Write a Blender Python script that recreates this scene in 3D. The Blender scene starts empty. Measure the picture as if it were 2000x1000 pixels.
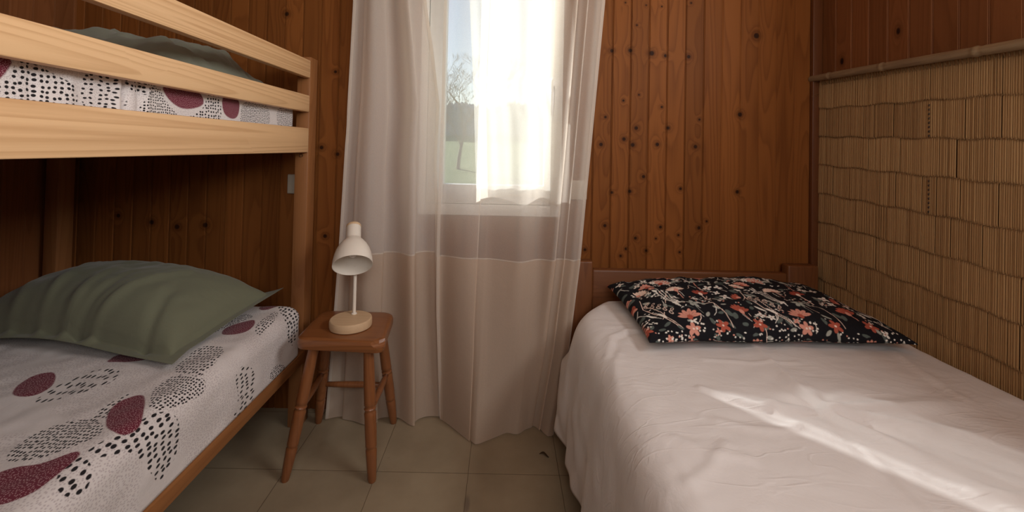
import bpy, bmesh, math, random
import numpy as np
from mathutils import Matrix, Vector

rng = np.random.default_rng(7)
random.seed(7)
scn = bpy.context.scene
COL = scn.collection
TAU = 2 * math.pi

# ------------------------------------------------------------------ helpers
def link(o, parent=None):
    COL.objects.link(o)
    if parent is not None:
        o.parent = parent
    return o

def thing(name, loc, label, cat, group=None):
    o = bpy.data.objects.new(name, None)
    o.empty_display_size = .05
    o.location = loc
    link(o)
    tag(o, label, cat, group)
    return o

def tag(o, label, cat, group=None):
    o['label'] = label
    o['category'] = cat
    if group:
        o['group'] = group
    return o

def structure(o):
    o['kind'] = 'structure'
    return o

def wpos(o):
    v = Vector((0, 0, 0))
    while o is not None:
        v += o.location
        o = o.parent
    return v

def mesh_obj(name, verts, faces, mat, parent=None, smooth=False, loc=None):
    """verts in world metres; the object's origin goes to its parent's base (or to loc)"""
    v = np.asarray(verts, dtype=float)
    base = np.array(wpos(parent)) if parent is not None else np.array(loc if loc is not None else (0, 0, 0), float)
    me = bpy.data.meshes.new(name)
    me.from_pydata((v - base).tolist(), [], faces if isinstance(faces, list) else faces.tolist())
    if smooth:
        me.polygons.foreach_set('use_smooth', [True] * len(me.polygons))
    me.update()
    o = bpy.data.objects.new(name, me)
    if mat is not None:
        me.materials.append(mat)
    if parent is None and loc is not None:
        o.location = loc
    link(o, parent)
    return o

class MB:
    """collects shapes into one mesh"""
    def __init__(s):
        s.v = []; s.f = []
    def add(s, v, f):
        b = len(s.v)
        s.v.extend([tuple(x) for x in v]); s.f.extend([tuple(i + b for i in q) for q in f])
        return s
    def box(s, x0, x1, y0, y1, z0, z1, bev=0.0, seg=2):
        bm = bmesh.new()
        bmesh.ops.create_cube(bm, size=1)
        for q in bm.verts:
            q.co = Vector(((x0 + x1) / 2 + q.co.x * (x1 - x0), (y0 + y1) / 2 + q.co.y * (y1 - y0), (z0 + z1) / 2 + q.co.z * (z1 - z0)))
        if bev > 0:
            bmesh.ops.bevel(bm, geom=bm.edges[:], offset=bev, segments=seg, profile=.5, affect='EDGES')
        return s.bm(bm)
    def bm(s, bm):
        bm.verts.index_update()
        s.add([q.co[:] for q in bm.verts], [[q.index for q in f.verts] for f in bm.faces])
        bm.free()
        return s
    def tube(s, pts, radii, n=12, cap=True):
        pts = [Vector(p) for p in pts]
        if not hasattr(radii, '__len__'):
            radii = [radii] * len(pts)
        rings = []
        ref = None
        for i, p in enumerate(pts):
            a = pts[max(i - 1, 0)]; b = pts[min(i + 1, len(pts) - 1)]
            d = (b - a).normalized()
            if ref is None:
                ref = Vector((0, 0, 1)) if abs(d.z) < .9 else Vector((1, 0, 0))
            u = d.cross(ref).normalized(); w = d.cross(u).normalized()
            ref = u.cross(d).normalized() if u.length > 0 else ref
            rings.append([p + u * math.cos(TAU * k / n) * radii[i] + w * math.sin(TAU * k / n) * radii[i] for k in range(n)])
        v = [q for r in rings for q in r]
        f = []
        for i in range(len(rings) - 1):
            for k in range(n):
                a = i * n + k; b = i * n + (k + 1) % n
                f.append((a, b, b + n, a + n))
        if cap:
            f.append(tuple(range(n - 1, -1, -1)))
            f.append(tuple(range((len(rings) - 1) * n, len(rings) * n)))
        return s.add(v, f)
    def lathe(s, prof, M=None, n=40):
        """prof: (r, z) list around local Z, M places it"""
        M = M or Matrix.Identity(4)
        v = []; f = []
        for r, z in prof:
            for k in range(n):
                v.append(M @ Vector((r * math.cos(TAU * k / n), r * math.sin(TAU * k / n), z)))
        for i in range(len(prof) - 1):
            for k in range(n):
                a = i * n + k; b = i * n + (k + 1) % n
                f.append((a, b, b + n, a + n))
        return s.add(v, f)
    def build(s, name, mat, parent=None, smooth=False, loc=None, auto=None):
        o = mesh_obj(name, s.v, s.f, mat, parent, smooth or auto is not None, loc)
        if auto is not None:
            # sharp edges by angle
            bm = bmesh.new(); bm.from_mesh(o.data)
            for e in bm.edges:
                e.smooth = e.calc_face_angle(0) < auto
            bm.to_mesh(o.data); bm.free()
        return o

def grid_faces(nu, nv, wrap=False):
    i = np.arange(nu - 1)[:, None] * nv + np.arange(nv - 1)[None, :]
    f = np.stack([i, i + nv, i + nv + 1, i + 1], -1).reshape(-1, 4)
    return f

def set_attr(o, name, arr):
    me = o.data
    arr = np.asarray(arr, dtype=np.float32)
    if arr.ndim == 1:
        a = me.attributes.new(name, 'FLOAT', 'POINT'); a.data.foreach_set('value', arr.ravel())
    elif arr.shape[1] == 3:
        a = me.attributes.new(name, 'FLOAT_VECTOR', 'POINT'); a.data.foreach_set('vector', arr.ravel())
    else:
        a = me.attributes.new(name, 'FLOAT_COLOR', 'POINT'); a.data.foreach_set('color', arr.ravel())

def wave_noise(x, y, scale, seed, n=14, stretch=(1, 1)):
    """smooth random field, about -1..1"""
    r = np.random.default_rng(seed)
    out = np.zeros_like(x, dtype=float)
    for k in range(n):
        a = r.uniform(0, TAU); fr = scale * r.uniform(.5, 1.6); ph = r.uniform(0, TAU)
        out += np.sin((x * stretch[0] * math.cos(a) + y * stretch[1] * math.sin(a)) * fr * TAU + ph)
    return out / math.sqrt(n) / 1.3

def sdf_poly(px, py, poly):
    poly = np.asarray(poly, float)
    d = np.full(px.shape, 1e9); inside = np.zeros(px.shape, bool)
    n = len(poly)
    for i in range(n):
        ax, ay = poly[i]; bx, by = poly[(i + 1) % n]
        ex, ey = bx - ax, by - ay
        wx, wy = px - ax, py - ay
        t = np.clip((wx * ex + wy * ey) / (ex * ex + ey * ey + 1e-12), 0, 1)
        d = np.minimum(d, (wx - ex * t) ** 2 + (wy - ey * t) ** 2)
        c = ((ay > py) != (by > py)) & (px < (bx - ax) * (py - ay) / (by - ay + 1e-12) + ax)
        inside ^= c
    d = np.sqrt(d)
    return np.where(inside, -d, d)

# ------------------------------------------------------------------ node helpers
class NT:
    def __init__(s, name):
        s.m = bpy.data.materials.new(name); s.m.use_nodes = True
        s.t = s.m.node_tree; s.t.nodes.clear()
        s.out = s.n('ShaderNodeOutputMaterial')
    def n(s, typ, **kw):
        o = s.t.nodes.new(typ)
        for k, v in kw.items():
            setattr(o, k, v)
        return o
    def l(s, a, b):
        s.t.links.new(a, b)
    def val(s, sock, v):
        if hasattr(v, 'is_output') or isinstance(v, bpy.types.NodeSocket):
            s.l(v, sock)
        else:
            sock.default_value = v
    def math(s, op, a, b=None, c=None, clamp=False):
        o = s.n('ShaderNodeMath', operation=op); o.use_clamp = clamp
        s.val(o.inputs[0], a)
        if b is not None: s.val(o.inputs[1], b)
        if c is not None: s.val(o.inputs[2], c)
        return o.outputs[0]
    def vmath(s, op, a, b=None):
        o = s.n('ShaderNodeVectorMath', operation=op)
        s.val(o.inputs[0], a)
        if b is not None: s.val(o.inputs[1], b)
        return o.outputs['Value'] if op in ('DISTANCE', 'LENGTH', 'DOT_PRODUCT') else o.outputs[0]
    def mix(s, fac, a, b, mode='MIX'):
        o = s.n('ShaderNodeMix', data_type='RGBA', blend_type=mode)
        s.val(o.inputs[0], fac); s.val(o.inputs[6], a); s.val(o.inputs[7], b)
        return o.outputs[2]
    def ramp(s, fac, pts):
        o = s.n('ShaderNodeValToRGB')
        e = o.color_ramp.elements
        while len(e) < len(pts): e.new(.5)
        for q, (p, c) in zip(e, pts):
            q.position = p; q.color = c if len(c) == 4 else (*c, 1)
        s.val(o.inputs[0], fac)
        return o.outputs[0]
    def maprange(s, v, a, b, c=0., d=1., smooth=True):
        o = s.n('ShaderNodeMapRange', interpolation_type='SMOOTHSTEP' if smooth else 'LINEAR')
        s.val(o.inputs[0], v)
        for i, q in enumerate((a, b, c, d)): o.inputs[i + 1].default_value = q
        return o.outputs[0]
    def obj(s):
        return s.n('ShaderNodeTexCoord').outputs['Object']
    def attr(s, name, out='Fac'):
        return s.n('ShaderNodeAttribute', attribute_name=name).outputs[out]
    def noise(s, vec, scale, detail=2, rough=.5, dist=0., out=0):
        o = s.n('ShaderNodeTexNoise')
        if vec is not None: s.l(vec, o.inputs['Vector'])
        o.inputs['Scale'].default_value = scale; o.inputs['Detail'].default_value = detail
        o.inputs['Roughness'].default_value = rough; o.inputs['Distortion'].default_value = dist
        return o.outputs[out]
    def voro(s, vec, scale, rand=1., feature='F1', dim='3D', out='Distance'):
        o = s.n('ShaderNodeTexVoronoi', feature=feature, voronoi_dimensions=dim)
        s.l(vec, o.inputs['Vector']); o.inputs['Scale'].default_value = scale
        o.inputs['Randomness'].default_value = rand
        return o.outputs[out]
    def bump(s, h, dist=.001, strength=1.):
        o = s.n('ShaderNodeBump'); o.inputs['Distance'].default_value = dist; o.inputs['Strength'].default_value = strength
        s.l(h, o.inputs['Height'])
        return o.outputs[0]
    def pbsdf(s, color, rough=.5, normal=None, spec=.5, **kw):
        p = s.n('ShaderNodeBsdfPrincipled')
        s.val(p.inputs['Base Color'], color if not isinstance(color, tuple) or len(color) == 4 else (*color, 1))
        s.val(p.inputs['Roughness'], rough)
        p.inputs['Specular IOR Level'].default_value = spec
        if normal is not None: s.l(normal, p.inputs['Normal'])
        for k, v in kw.items(): s.val(p.inputs[k.replace('_', ' ')], v)
        s.l(p.outputs[0], s.out.inputs[0])
        return p

def c3(*a): return (*a, 1)

def wood(name, axis, light, dark, knot=(.08, .03, .012), ring=9., contrast=.6, rough=.45, plank=None, knots=None, knot_amt=0., mult=17., stretch=.07,
         spec=.4, shift=0., coat=0.):
    """softwood: contour grain stretched along an axis, optional planks, optional listed knots"""
    s = NT(name)
    oc = s.obj()
    sep = s.n('ShaderNodeSeparateXYZ'); s.l(oc, sep.inputs[0])
    ax = {'X': 0, 'Y': 1, 'Z': 2}[axis]
    info = s.n('ShaderNodeObjectInfo')
    off = s.math('MULTIPLY', info.outputs['Random'], 37.)
    if plank:
        pa, pw, p0 = plank
        pid = s.math('FLOOR', s.math('DIVIDE', s.math('SUBTRACT', sep.outputs['XYZ'.index(pa)], p0), pw))
        wn = s.n('ShaderNodeTexWhiteNoise', noise_dimensions='1D'); s.l(pid, wn.inputs['W'])
        off = s.math('MULTIPLY', wn.outputs['Value'], 23.)
        prnd = wn.outputs['Value']
    comb = s.n('ShaderNodeCombineXYZ')
    for i in range(3):
        k = stretch if i == ax else 1.
        s.l(s.math('ADD', s.math('MULTIPLY', sep.outputs[i], k), off), comb.inputs[i])
    vec = comb.outputs[0]
    field = s.noise(vec, ring, 1.5, .45, .25)
    kd = None
    if knots:
        for (p, r) in knots:
            d = s.math('DIVIDE', s.vmath('DISTANCE', oc, p), r)
            kd = d if kd is None else s.math('MINIMUM', kd, d)
    elif knot_amt > 0:
        cs = s.n('ShaderNodeCombineXYZ')
        for i in range(3):
            s.l(s.math('ADD', s.math('MULTIPLY', sep.outputs[i], .6 if i == ax else 1.), shift), cs.inputs[i])
        vn = s.n('ShaderNodeTexVoronoi'); vn.inputs['Scale'].default_value = 11.
        s.l(cs.outputs[0], vn.inputs['Vector'])
        sc = s.n('ShaderNodeSeparateColor'); s.l(vn.outputs['Color'], sc.inputs[0])
        pick = s.math('LESS_THAN', sc.outputs[0], knot_amt)
        kd = s.math('ADD', s.math('DIVIDE', vn.outputs['Distance'], .085), s.math('MULTIPLY', s.math('SUBTRACT', 1., pick), 99.))
    if kd is not None:
        field = s.math('ADD', field, s.math('MULTIPLY', s.math('POWER', 2.718, s.math('MULTIPLY', kd, -.55)), .22))
    rings = s.math('FRACT', s.math('MULTIPLY', field, mult))
    ringv = s.math('MULTIPLY', s.math('POWER', rings, 2.2), s.maprange(rings, .86, 1., 1., 0.))
    fib = s.n('ShaderNodeCombineXYZ')
    for i in range(3):
        s.l(s.math('ADD', s.math('MULTIPLY', sep.outputs[i], 5. if i == ax else 260.), off), fib.inputs[i])
    fibre = s.noise(fib.outputs[0], 1., 2, .6)
    big = s.noise(vec, 3.3, 2)
    fac = s.math('ADD', s.math('MULTIPLY', ringv, contrast), s.math('MULTIPLY', s.math('SUBTRACT', fibre, .5), .45))
    fac = s.math('ADD', fac, s.math('MULTIPLY', s.math('SUBTRACT', big, .5), .55), clamp=True)
    col = s.mix(fac, c3(*light), c3(*dark))
    if plank:
        hsv = s.n('ShaderNodeHueSaturation'); s.l(col, hsv.inputs['Color'])
        s.l(s.math('ADD', .86, s.math('MULTIPLY', prnd, .28)), hsv.inputs['Value'])
        col = hsv.outputs[0]
    if kd is not None:
        kf = s.maprange(kd, .7, 1.25, 1., 0.)
        halo = s.maprange(kd, 1., 3.2, .5, 0.)
        col = s.mix(halo, col, c3(*[d * .72 for d in dark]))
        col = s.mix(kf, col, c3(*knot))
    nb = s.bump(s.math('ADD', s.math('MULTIPLY', ringv, .5), fibre), .0006, .35)
    p = s.pbsdf(col, rough, nb, spec)
    p.inputs['Coat Weight'].default_value = coat
    p.inputs['Coat Roughness'].default_value = .3
    return s.m

def plain(name, col, rough=.5, spec=.5, metal=0., noise=None, bump=0.):
    s = NT(name)
    oc = s.obj()
    n = s.noise(oc, noise or 40., 3)
    c = s.mix(s.math('MULTIPLY', n, .25), c3(*col), c3(*[q * .75 for q in col]))
    nb = s.bump(n, .0005, bump) if bump else None
    p = s.pbsdf(c, rough, nb, spec)
    p.inputs['Metallic'].default_value = metal
    return s.m

def cloth_bump(s, oc, weave=900., wrinkle=9., wd=.004, ww=.5):
    n1 = s.noise(oc, wrinkle, 4, .55, .6)
    n2 = s.noise(oc, weave, 1)
    h = s.math('ADD', s.math('MULTIPLY', n1, 1.), s.math('MULTIPLY', n2, .04))
    return s.bump(h, wd, ww)

def cloth(name, col, rough=.95, wrinkle=9., wd=.004, ww=.5, var=.12, sheen=.15):
    s = NT(name)
    oc = s.obj()
    n = s.noise(oc, 300., 2)
    c = s.mix(s.math('MULTIPLY', n, var), c3(*col), c3(*[q * .6 for q in col]))
    p = s.pbsdf(c, rough, cloth_bump(s, oc, wrinkle=wrinkle, wd=wd, ww=ww), .15)
    p.inputs['Sheen Weight'].default_value = sheen
    return s.m

def sheer(name, col, trans, transl=.55, wrinkle=25.):
    """thin woven voile: part of the light passes between the threads, the rest is scattered through or back"""
    s = NT(name)
    oc = s.obj()
    nb = s.bump(s.noise(oc, wrinkle, 3, .5, .5), .003, .35)
    d = s.n('ShaderNodeBsdfDiffuse'); d.inputs[0].default_value = c3(*col); s.l(nb, d.inputs['Normal'])
    t = s.n('ShaderNodeBsdfTranslucent'); t.inputs[0].default_value = c3(*col); s.l(nb, t.inputs['Normal'])
    m1 = s.n('ShaderNodeMixShader'); m1.inputs[0].default_value = transl
    s.l(d.outputs[0], m1.inputs[1]); s.l(t.outputs[0], m1.inputs[2])
    tr = s.n('ShaderNodeBsdfTransparent')
    # the weave closes up when seen at a slant
    lw = s.n('ShaderNodeLayerWeight'); lw.inputs[0].default_value = .35
    weave = s.noise(oc, 420., 1)
    op = s.math('ADD', 1. - trans, s.math('MULTIPLY', lw.outputs['Facing'], trans * .6))
    op = s.math('ADD', op, s.math('MULTIPLY', s.math('SUBTRACT', weave, .5), .12), clamp=True)
    m2 = s.n('ShaderNodeMixShader'); s.l(op, m2.inputs[0])
    s.l(tr.outputs[0], m2.inputs[1]); s.l(m1.outputs[0], m2.inputs[2])
    s.l(m2.outputs[0], s.out.inputs[0])
    return s.m

# ------------------------------------------------------------------ materials
KN = [(0.532, 1.58), (0.484, 1.672), (0.569, 1.663), (0.633, 1.659), (0.753, 1.676), (0.432, 1.473), (0.507, 1.476), (0.595, 1.466), (0.651, 1.457), (0.746, 1.455), (1.022, 1.547), (0.482, 1.27), (0.545, 1.295), (0.639, 1.247), (0.41, 1.201), (0.536, 1.159), (0.666, 1.162), (0.793, 1.199), (0.487, 1.113), (0.523, 1.09), (0.623, 1.094), (0.778, 1.088), (0.394, 1.089), (0.569, 0.962), (0.514, 0.901), (0.441, 0.895), (0.72, 0.916), (0.415, 0.76), (0.641, 0.759), (0.797, 0.759), (0.54, 0.712), (0.502, 0.668), (0.958, 1.223), (0.951, 0.908), (0.828, 0.786), (0.714, 0.728), (0.623, 0.712), (0.336, 0.661), (0.72, 0.659), (-0.743, 1.053), (-0.678, 1.027), (-0.719, 0.694), (-0.901, 1.596), (-1.424, 0.735), (-1.32, 0.719), (-1.206, 0.728), (-1.56, 0.759), (0.481, 0.639), (0.584, 0.662), (-0.695, 1.363)]
KS = [.5, .4, .4, .4, .5, 1., 1.1, 1.3, .9, 1., 1.5, .6, .5, .6, .7, 1., .9, .6, 1., 1.1, 1., 1., 1., .9, .9, .7, .8, .9, .8, .9, .8, .7, 1.2, 1., .6, .6, .5, .8, .6, 1., 1., 1., 1.2, 1.3, 1.3, 1.3, 1., .7, .8, .8]
BACK_Y = 1.73
M_wall = wood('varnished_pine_panelling', 'Z', (.215, .075, .019), (.100, .030, .008), (.030, .011, .005), ring=8., contrast=.6, rough=.5,
              plank=('X', .0745, .435), knots=[((x, BACK_Y, z), .0074 * k) for (x, z), k in zip(KN, KS)], spec=.08)
M_wall_side = wood('varnished_pine_side', 'Z', (.20, .073, .025), (.11, .035, .010), (.02, .007, .004), ring=8., contrast=.5, rough=.6,
                   plank=('Y', .0745, 1.346), knot_amt=.10, spec=.12)
M_trim = wood('varnished_pine_trim', 'Z', (.12, .040, .013), (.07, .02, .007), contrast=.4, rough=.42)
M_ceil = wood('ceiling_boards', 'Y', (.36, .17, .07), (.22, .09, .03), ring=8., contrast=.4, rough=.5, plank=('X', .09, 0.))
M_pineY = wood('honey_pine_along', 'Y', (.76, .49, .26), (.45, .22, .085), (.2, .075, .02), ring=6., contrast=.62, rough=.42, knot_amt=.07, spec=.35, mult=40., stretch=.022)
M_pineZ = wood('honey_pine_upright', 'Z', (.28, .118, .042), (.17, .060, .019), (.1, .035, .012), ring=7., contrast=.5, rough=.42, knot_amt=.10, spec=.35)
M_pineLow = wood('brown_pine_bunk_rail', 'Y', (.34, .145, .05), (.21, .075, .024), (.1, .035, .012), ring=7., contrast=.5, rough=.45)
M_pineX = wood('honey_pine_across', 'X', (.36, .155, .055), (.22, .08, .025), (.1, .035, .012), ring=7., contrast=.5, rough=.42, knot_amt=.06)
M_bedX = wood('brown_pine_across', 'X', (.165, .060, .020), (.09, .028, .009), ring=9., contrast=.6, rough=.42)
M_bedZ = wood('brown_pine_upright', 'Z', (.165, .060, .020), (.09, .028, .009), ring=9., contrast=.6, rough=.42)
M_bedY = wood('brown_pine_along', 'Y', (.165, .060, .020), (.09, .028, .009), ring=9., contrast=.6, rough=.42)
M_stoolX = wood('red_brown_wood_seat', 'X', (.25, .092, .030), (.13, .04, .013), ring=10., contrast=.6, rough=.28, spec=.5, coat=.25)
M_stoolZ = wood('red_brown_wood_turned', 'Z', (.25, .092, .032), (.14, .042, .014), ring=10., contrast=.5, rough=.3, spec=.5, coat=.2)
M_lampwood = wood('pale_beech', 'X', (.62, .44, .27), (.50, .33, .18), ring=9., contrast=.4, rough=.5)
M_lampwhite = plain('cream_lacquer', (.80, .74, .65), .38, .5)
M_bulb = plain('frosted_bulb', (.85, .85, .82), .25, .5)
M_winwhite = plain('white_window_paint', (.80, .80, .77), .35, .5)
M_metal = plain('dull_grey_metal', (.5, .5, .5), .35, .5, metal=.9)
M_bolt = plain('dark_bolt', (.05, .035, .03), .4, .5, metal=.6)
M_socket = plain('ivory_plastic', (.45, .39, .31), .4, .5)
M_leaf = plain('dry_leaf', (.06, .035, .018), .8, .2)
def mat_cover():
    s = NT('white_cotton_cover')
    oc = s.obj()
    n = s.noise(oc, 300., 2)
    c = s.mix(s.math('MULTIPLY', n, .06), c3(.72, .69, .68), c3(.44, .42, .41))
    def crease(scale, st, w, detail=2.):
        f = s.noise(s.vmath('MULTIPLY', oc, st), scale, detail, .5, .7)
        return s.maprange(s.math('ABSOLUTE', s.math('SUBTRACT', f, .5)), 0., w, 1., 0.)
    mask = s.maprange(s.noise(oc, 3.2, 2), .46, .62, 0., 1.)
    mask2 = s.maprange(s.noise(s.vmath('ADD', oc, (3., 7., 0.)), 4.1, 2), .46, .62, 0., 1.)
    h = s.math('MULTIPLY', crease(7., (.45, 2.2, 1.), .035), s.math('MULTIPLY', mask, .30))
    h = s.math('ADD', h, s.math('MULTIPLY', crease(12., (.6, 1.7, 1.), .06), s.math('MULTIPLY', mask2, .22)))
    h = s.math('ADD', h, s.math('MULTIPLY', s.noise(oc, 9., 5, .6, .6), 1.9))
    h = s.math('ADD', h, s.math('MULTIPLY', s.noise(oc, 60., 3, .6), .12))
    p = s.pbsdf(c, .95, s.bump(h, .0042, .5), .15)
    p.inputs['Sheen Weight'].default_value = .1
    return s.m
M_white_sheet = mat_cover()
M_beige_mattress = cloth('beige_ticking', (.42, .30, .22), wrinkle=14., wd=.003, ww=.3)
M_green = cloth('sage_green_cotton', (.165, .172, .115), wrinkle=8., wd=.01, ww=.45, var=.15)
M_green_pale = cloth('grey_green_cotton', (.20, .21, .16), wrinkle=8., wd=.01, ww=.4, var=.15)
M_sheer = sheer('ivory_voile', (.90, .83, .75), .44)
M_sheer_hem = sheer('ivory_voile_doubled', (.80, .66, .53), .10, .5)
M_sheer_left = sheer('ivory_voile_gathered', (.93, .87, .80), .24)
M_seam = sheer('voile_seam', (.88, .82, .74), .30, .5)
M_net = sheer('cream_cotton_net', (.90, .89, .84), .48, .72, wrinkle=40.)

def mat_floor():
    s = NT('beige_vinyl_tiles')
    oc = s.obj()
    sep = s.n('ShaderNodeSeparateXYZ'); s.l(oc, sep.inputs[0])
    def line(v, o):
        f = s.math('FRACT', s.math('DIVIDE', s.math('SUBTRACT', v, o), .2985))
        return s.math('ABSOLUTE', s.math('SUBTRACT', f, .5)), s.math('FLOOR', s.math('DIVIDE', s.math('SUBTRACT', v, o), .2985))
    wob = s.math('MULTIPLY', s.math('SUBTRACT', s.noise(oc, 30., 2), .5), .002)
    a, ia = line(s.math('ADD', sep.outputs[0], wob), .203)
    b, ib = line(s.math('ADD', sep.outputs[1], wob), 1.408)
    m = s.math('MAXIMUM', a, b)
    gap = s.maprange(m, .4955, .4985, 0., 1.)
    wn = s.n('ShaderNodeTexWhiteNoise', noise_dimensions='2D')
    cb = s.n('ShaderNodeCombineXYZ'); s.l(ia, cb.inputs[0]); s.l(ib, cb.inputs[1]); s.l(cb.outputs[0], wn.inputs['Vector'])
    base = s.ramp(s.noise(oc, 6., 4, .6), [(.3, (.275, .222, .148)), (.7, (.345, .283, .192))])
    speck = s.noise(oc, 220., 3, .7)
    base = s.mix(s.maprange(speck, .5, .75, 0., .35), base, c3(.30, .24, .15))
    mark = s.noise(s.vmath('MULTIPLY', oc, (1., 5., 1.)), 22., 2, .5, .8)
    base = s.mix(s.maprange(mark, .74, .80, 0., .5), base, c3(.16, .10, .06))
    stain = s.vmath('DISTANCE', s.vmath('MULTIPLY', oc, (2.6, .8, 1.)), (-.233, 1.03, 0.))
    base = s.mix(s.maprange(stain, .012, .035, .55, 0.), base, c3(.10, .07, .06))
    hsv = s.n('ShaderNodeHueSaturation'); s.l(base, hsv.inputs['Color'])
    s.l(s.math('ADD', .95, s.math('MULTIPLY', wn.outputs['Value'], .1)), hsv.inputs['Value'])
    col = s.mix(gap, hsv.outputs[0], c3(.12, .085, .05))
    h = s.math('SUBTRACT', s.math('MULTIPLY', s.noise(oc, 90., 3), .3), gap)
    s.pbsdf(col, .45, s.bump(h, .0007, .5), .4)
    return s.m
M_floor = mat_floor()

def mat_print():
    """white cotton printed with black dots in patches, burgundy blobs with pale flecks, and faint grey flecks"""
    s = NT('dotted_print_cotton')
    fab = s.attr('fab', 'Vector')
    oc = s.obj()
    wob = s.vmath('SCALE', s.noise(fab, 14., 2, out='Color'))
    wob.node.inputs['Scale'].default_value = .012
    fv = s.vmath('ADD', fab, wob)
    def dots(scale, r, asp, rand, soft=.06):
        v = s.vmath('MULTIPLY', fv, (1., asp, 0.))
        d = s.voro(v, scale, rand, dim='2D')
        return s.maprange(d, r - soft, r + soft, 1., 0.)
    def reg(name, e=.0012):
        return s.maprange(s.attr(name), -e, e, 1., 0.)
    white = s.mix(s.noise(oc, 200., 2), c3(.74, .70, .69), c3(.64, .60, .59))
    faint = dots(205., .26, .7, .8, .14)
    fz = s.maprange(s.noise(fab, 6., 1), .38, .5, 0., .6)
    col = s.mix(s.math('MULTIPLY', faint, fz), white, c3(.40, .34, .36))
    black = c3(.018, .016, .018)
    col = s.mix(s.math('MULTIPLY', dots(80., .29, .62, .4), reg('coarse')), col, black)
    col = s.mix(s.math('MULTIPLY', dots(112., .29, .7, .4), reg('medium')), col, black)
    col = s.mix(s.math('MULTIPLY', dots(138., .31, .75, .45), reg('fine')), col, black)
    col = s.mix(s.math('MULTIPLY', dots(84., .25, .40, .45), reg('dash')), col, black)
    fleck = dots(270., .22, .8, .9, .1)
    burg = s.mix(s.math('MULTIPLY', fleck, .75), c3(.15, .024, .042), c3(.55, .36, .38))
    col = s.mix(reg('burgundy', .002), col, burg)
    p = s.pbsdf(col, .95, cloth_bump(s, oc, wrinkle=8., wd=.006, ww=.35), .12)
    p.inputs['Sheen Weight'].default_value = .1
    return s.m
M_print = mat_print()

def mat_floral():
    s = NT('dark_floral_cotton')
    col = s.attr('print', 'Color')
    oc = s.obj()
    p = s.pbsdf(col, .9, cloth_bump(s, oc, wrinkle=10., wd=.004, ww=.3), .15)
    return s.m
M_floral = mat_floral()

def mat_straw():
    s = NT('woven_straw')
    tint = s.attr('tint')
    oc = s.obj()
    sv = s.vmath('MULTIPLY', oc, (1., 1., .05))
    f = s.noise(sv, 420., 2, .6)
    fac = s.math('ADD', s.math('MULTIPLY', tint, .75), s.math('MULTIPLY', f, .35), clamp=True)
    col = s.ramp(fac, [(.0, (.19, .097, .036)), (.45, (.31, .173, .070)), (1., (.43, .262, .115))])
    s.pbsdf(col, .7, s.bump(f, .0006, .5), .3)
    return s.m
M_straw = mat_straw()
M_thread = plain('brown_stitching_thread', (.23, .145, .07), .9, .1)

def mat_bamboo():
    s = NT('dry_bamboo')
    oc = s.obj()
    f = s.noise(s.vmath('MULTIPLY', oc, (1., .04, 1.)), 160., 3, .6)
    b = s.noise(oc, 9., 3)
    col = s.ramp(s.math('ADD', s.math('MULTIPLY', f, .6), s.math('MULTIPLY', b, .4)), [(.3, (.17, .105, .058)), (.7, (.31, .215, .12))])
    s.pbsdf(col, .5, s.bump(f, .0005, .4), .4)
    return s.m
M_bamboo = mat_bamboo()

def mat_glass():
    s = NT('clear_window_glass')
    tr = s.n('ShaderNodeBsdfTransparent'); tr.inputs[0].default_value = c3(.95, .97, .97)
    gl = s.n('ShaderNodeBsdfGlossy'); gl.inputs['Roughness'].default_value = .02
    lw = s.n('ShaderNodeLayerWeight'); lw.inputs[0].default_value = .5
    fr = s.math('ADD', .04, s.math('MULTIPLY', s.math('POWER', lw.outputs['Facing'], 5.), .8))
    m = s.n('ShaderNodeMixShader'); s.l(fr, m.inputs[0]); s.l(tr.outputs[0], m.inputs[1]); s.l(gl.outputs[0], m.inputs[2])
    s.l(m.outputs[0], s.out.inputs[0])
    return s.m
M_glass = mat_glass()

def mat_lawn():
    s = NT('spring_lawn')
    oc = s.obj()
    col = s.ramp(s.noise(oc, .9, 5, .65), [(.3, (.24, .31, .13)), (.7, (.36, .42, .21))])
    s.pbsdf(col, .9, s.bump(s.noise(oc, 14., 3), .05, .6), .2)
    return s.m
M_lawn = mat_lawn()
M_bark = plain('grey_brown_bark', (.22, .18, .15), .9, .2)
def mat_hedge():
    s = NT('haze_tinted_hedge_twigs')
    oc = s.obj()
    col = s.ramp(s.noise(oc, 2.5, 6, .7), [(.3, (.50, .54, .55)), (.7, (.66, .68, .67))])  # twig colour paled to blue-grey, distance haze painted in
    s.pbsdf(col, .95, s.bump(s.noise(oc, 5., 5, .7), .2, .8), .1)
    return s.m
M_hedge = mat_hedge()

# ------------------------------------------------------------------ the room
XL, XR, YB, YR, ZC = -1.76, 1.28, 1.73, -.62, 2.36
WX0, WX1, WZ0, WZ1 = -.347, .235, .79, 2.02          # window opening

def plank_profile(a0, a1, first, width, depth_fn):
    """(position, recess) polyline across a panelled wall: flat boards with a double-bead groove at every joint"""
    pts = [(a0, 0.)]
    k = math.ceil((a0 + .006 - first) / width)
    while True:
        g = first + k * width
        if g > a1 - .006: break
        d = depth_fn(g)
        pts += [(g - .0045, 0.), (g - .003, d), (g - .001, d), (g, d * .25), (g + .001, d), (g + .003, d), (g + .0045, 0.)]
        k += 1
    pts.append((a1, 0.))
    return pts

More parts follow.
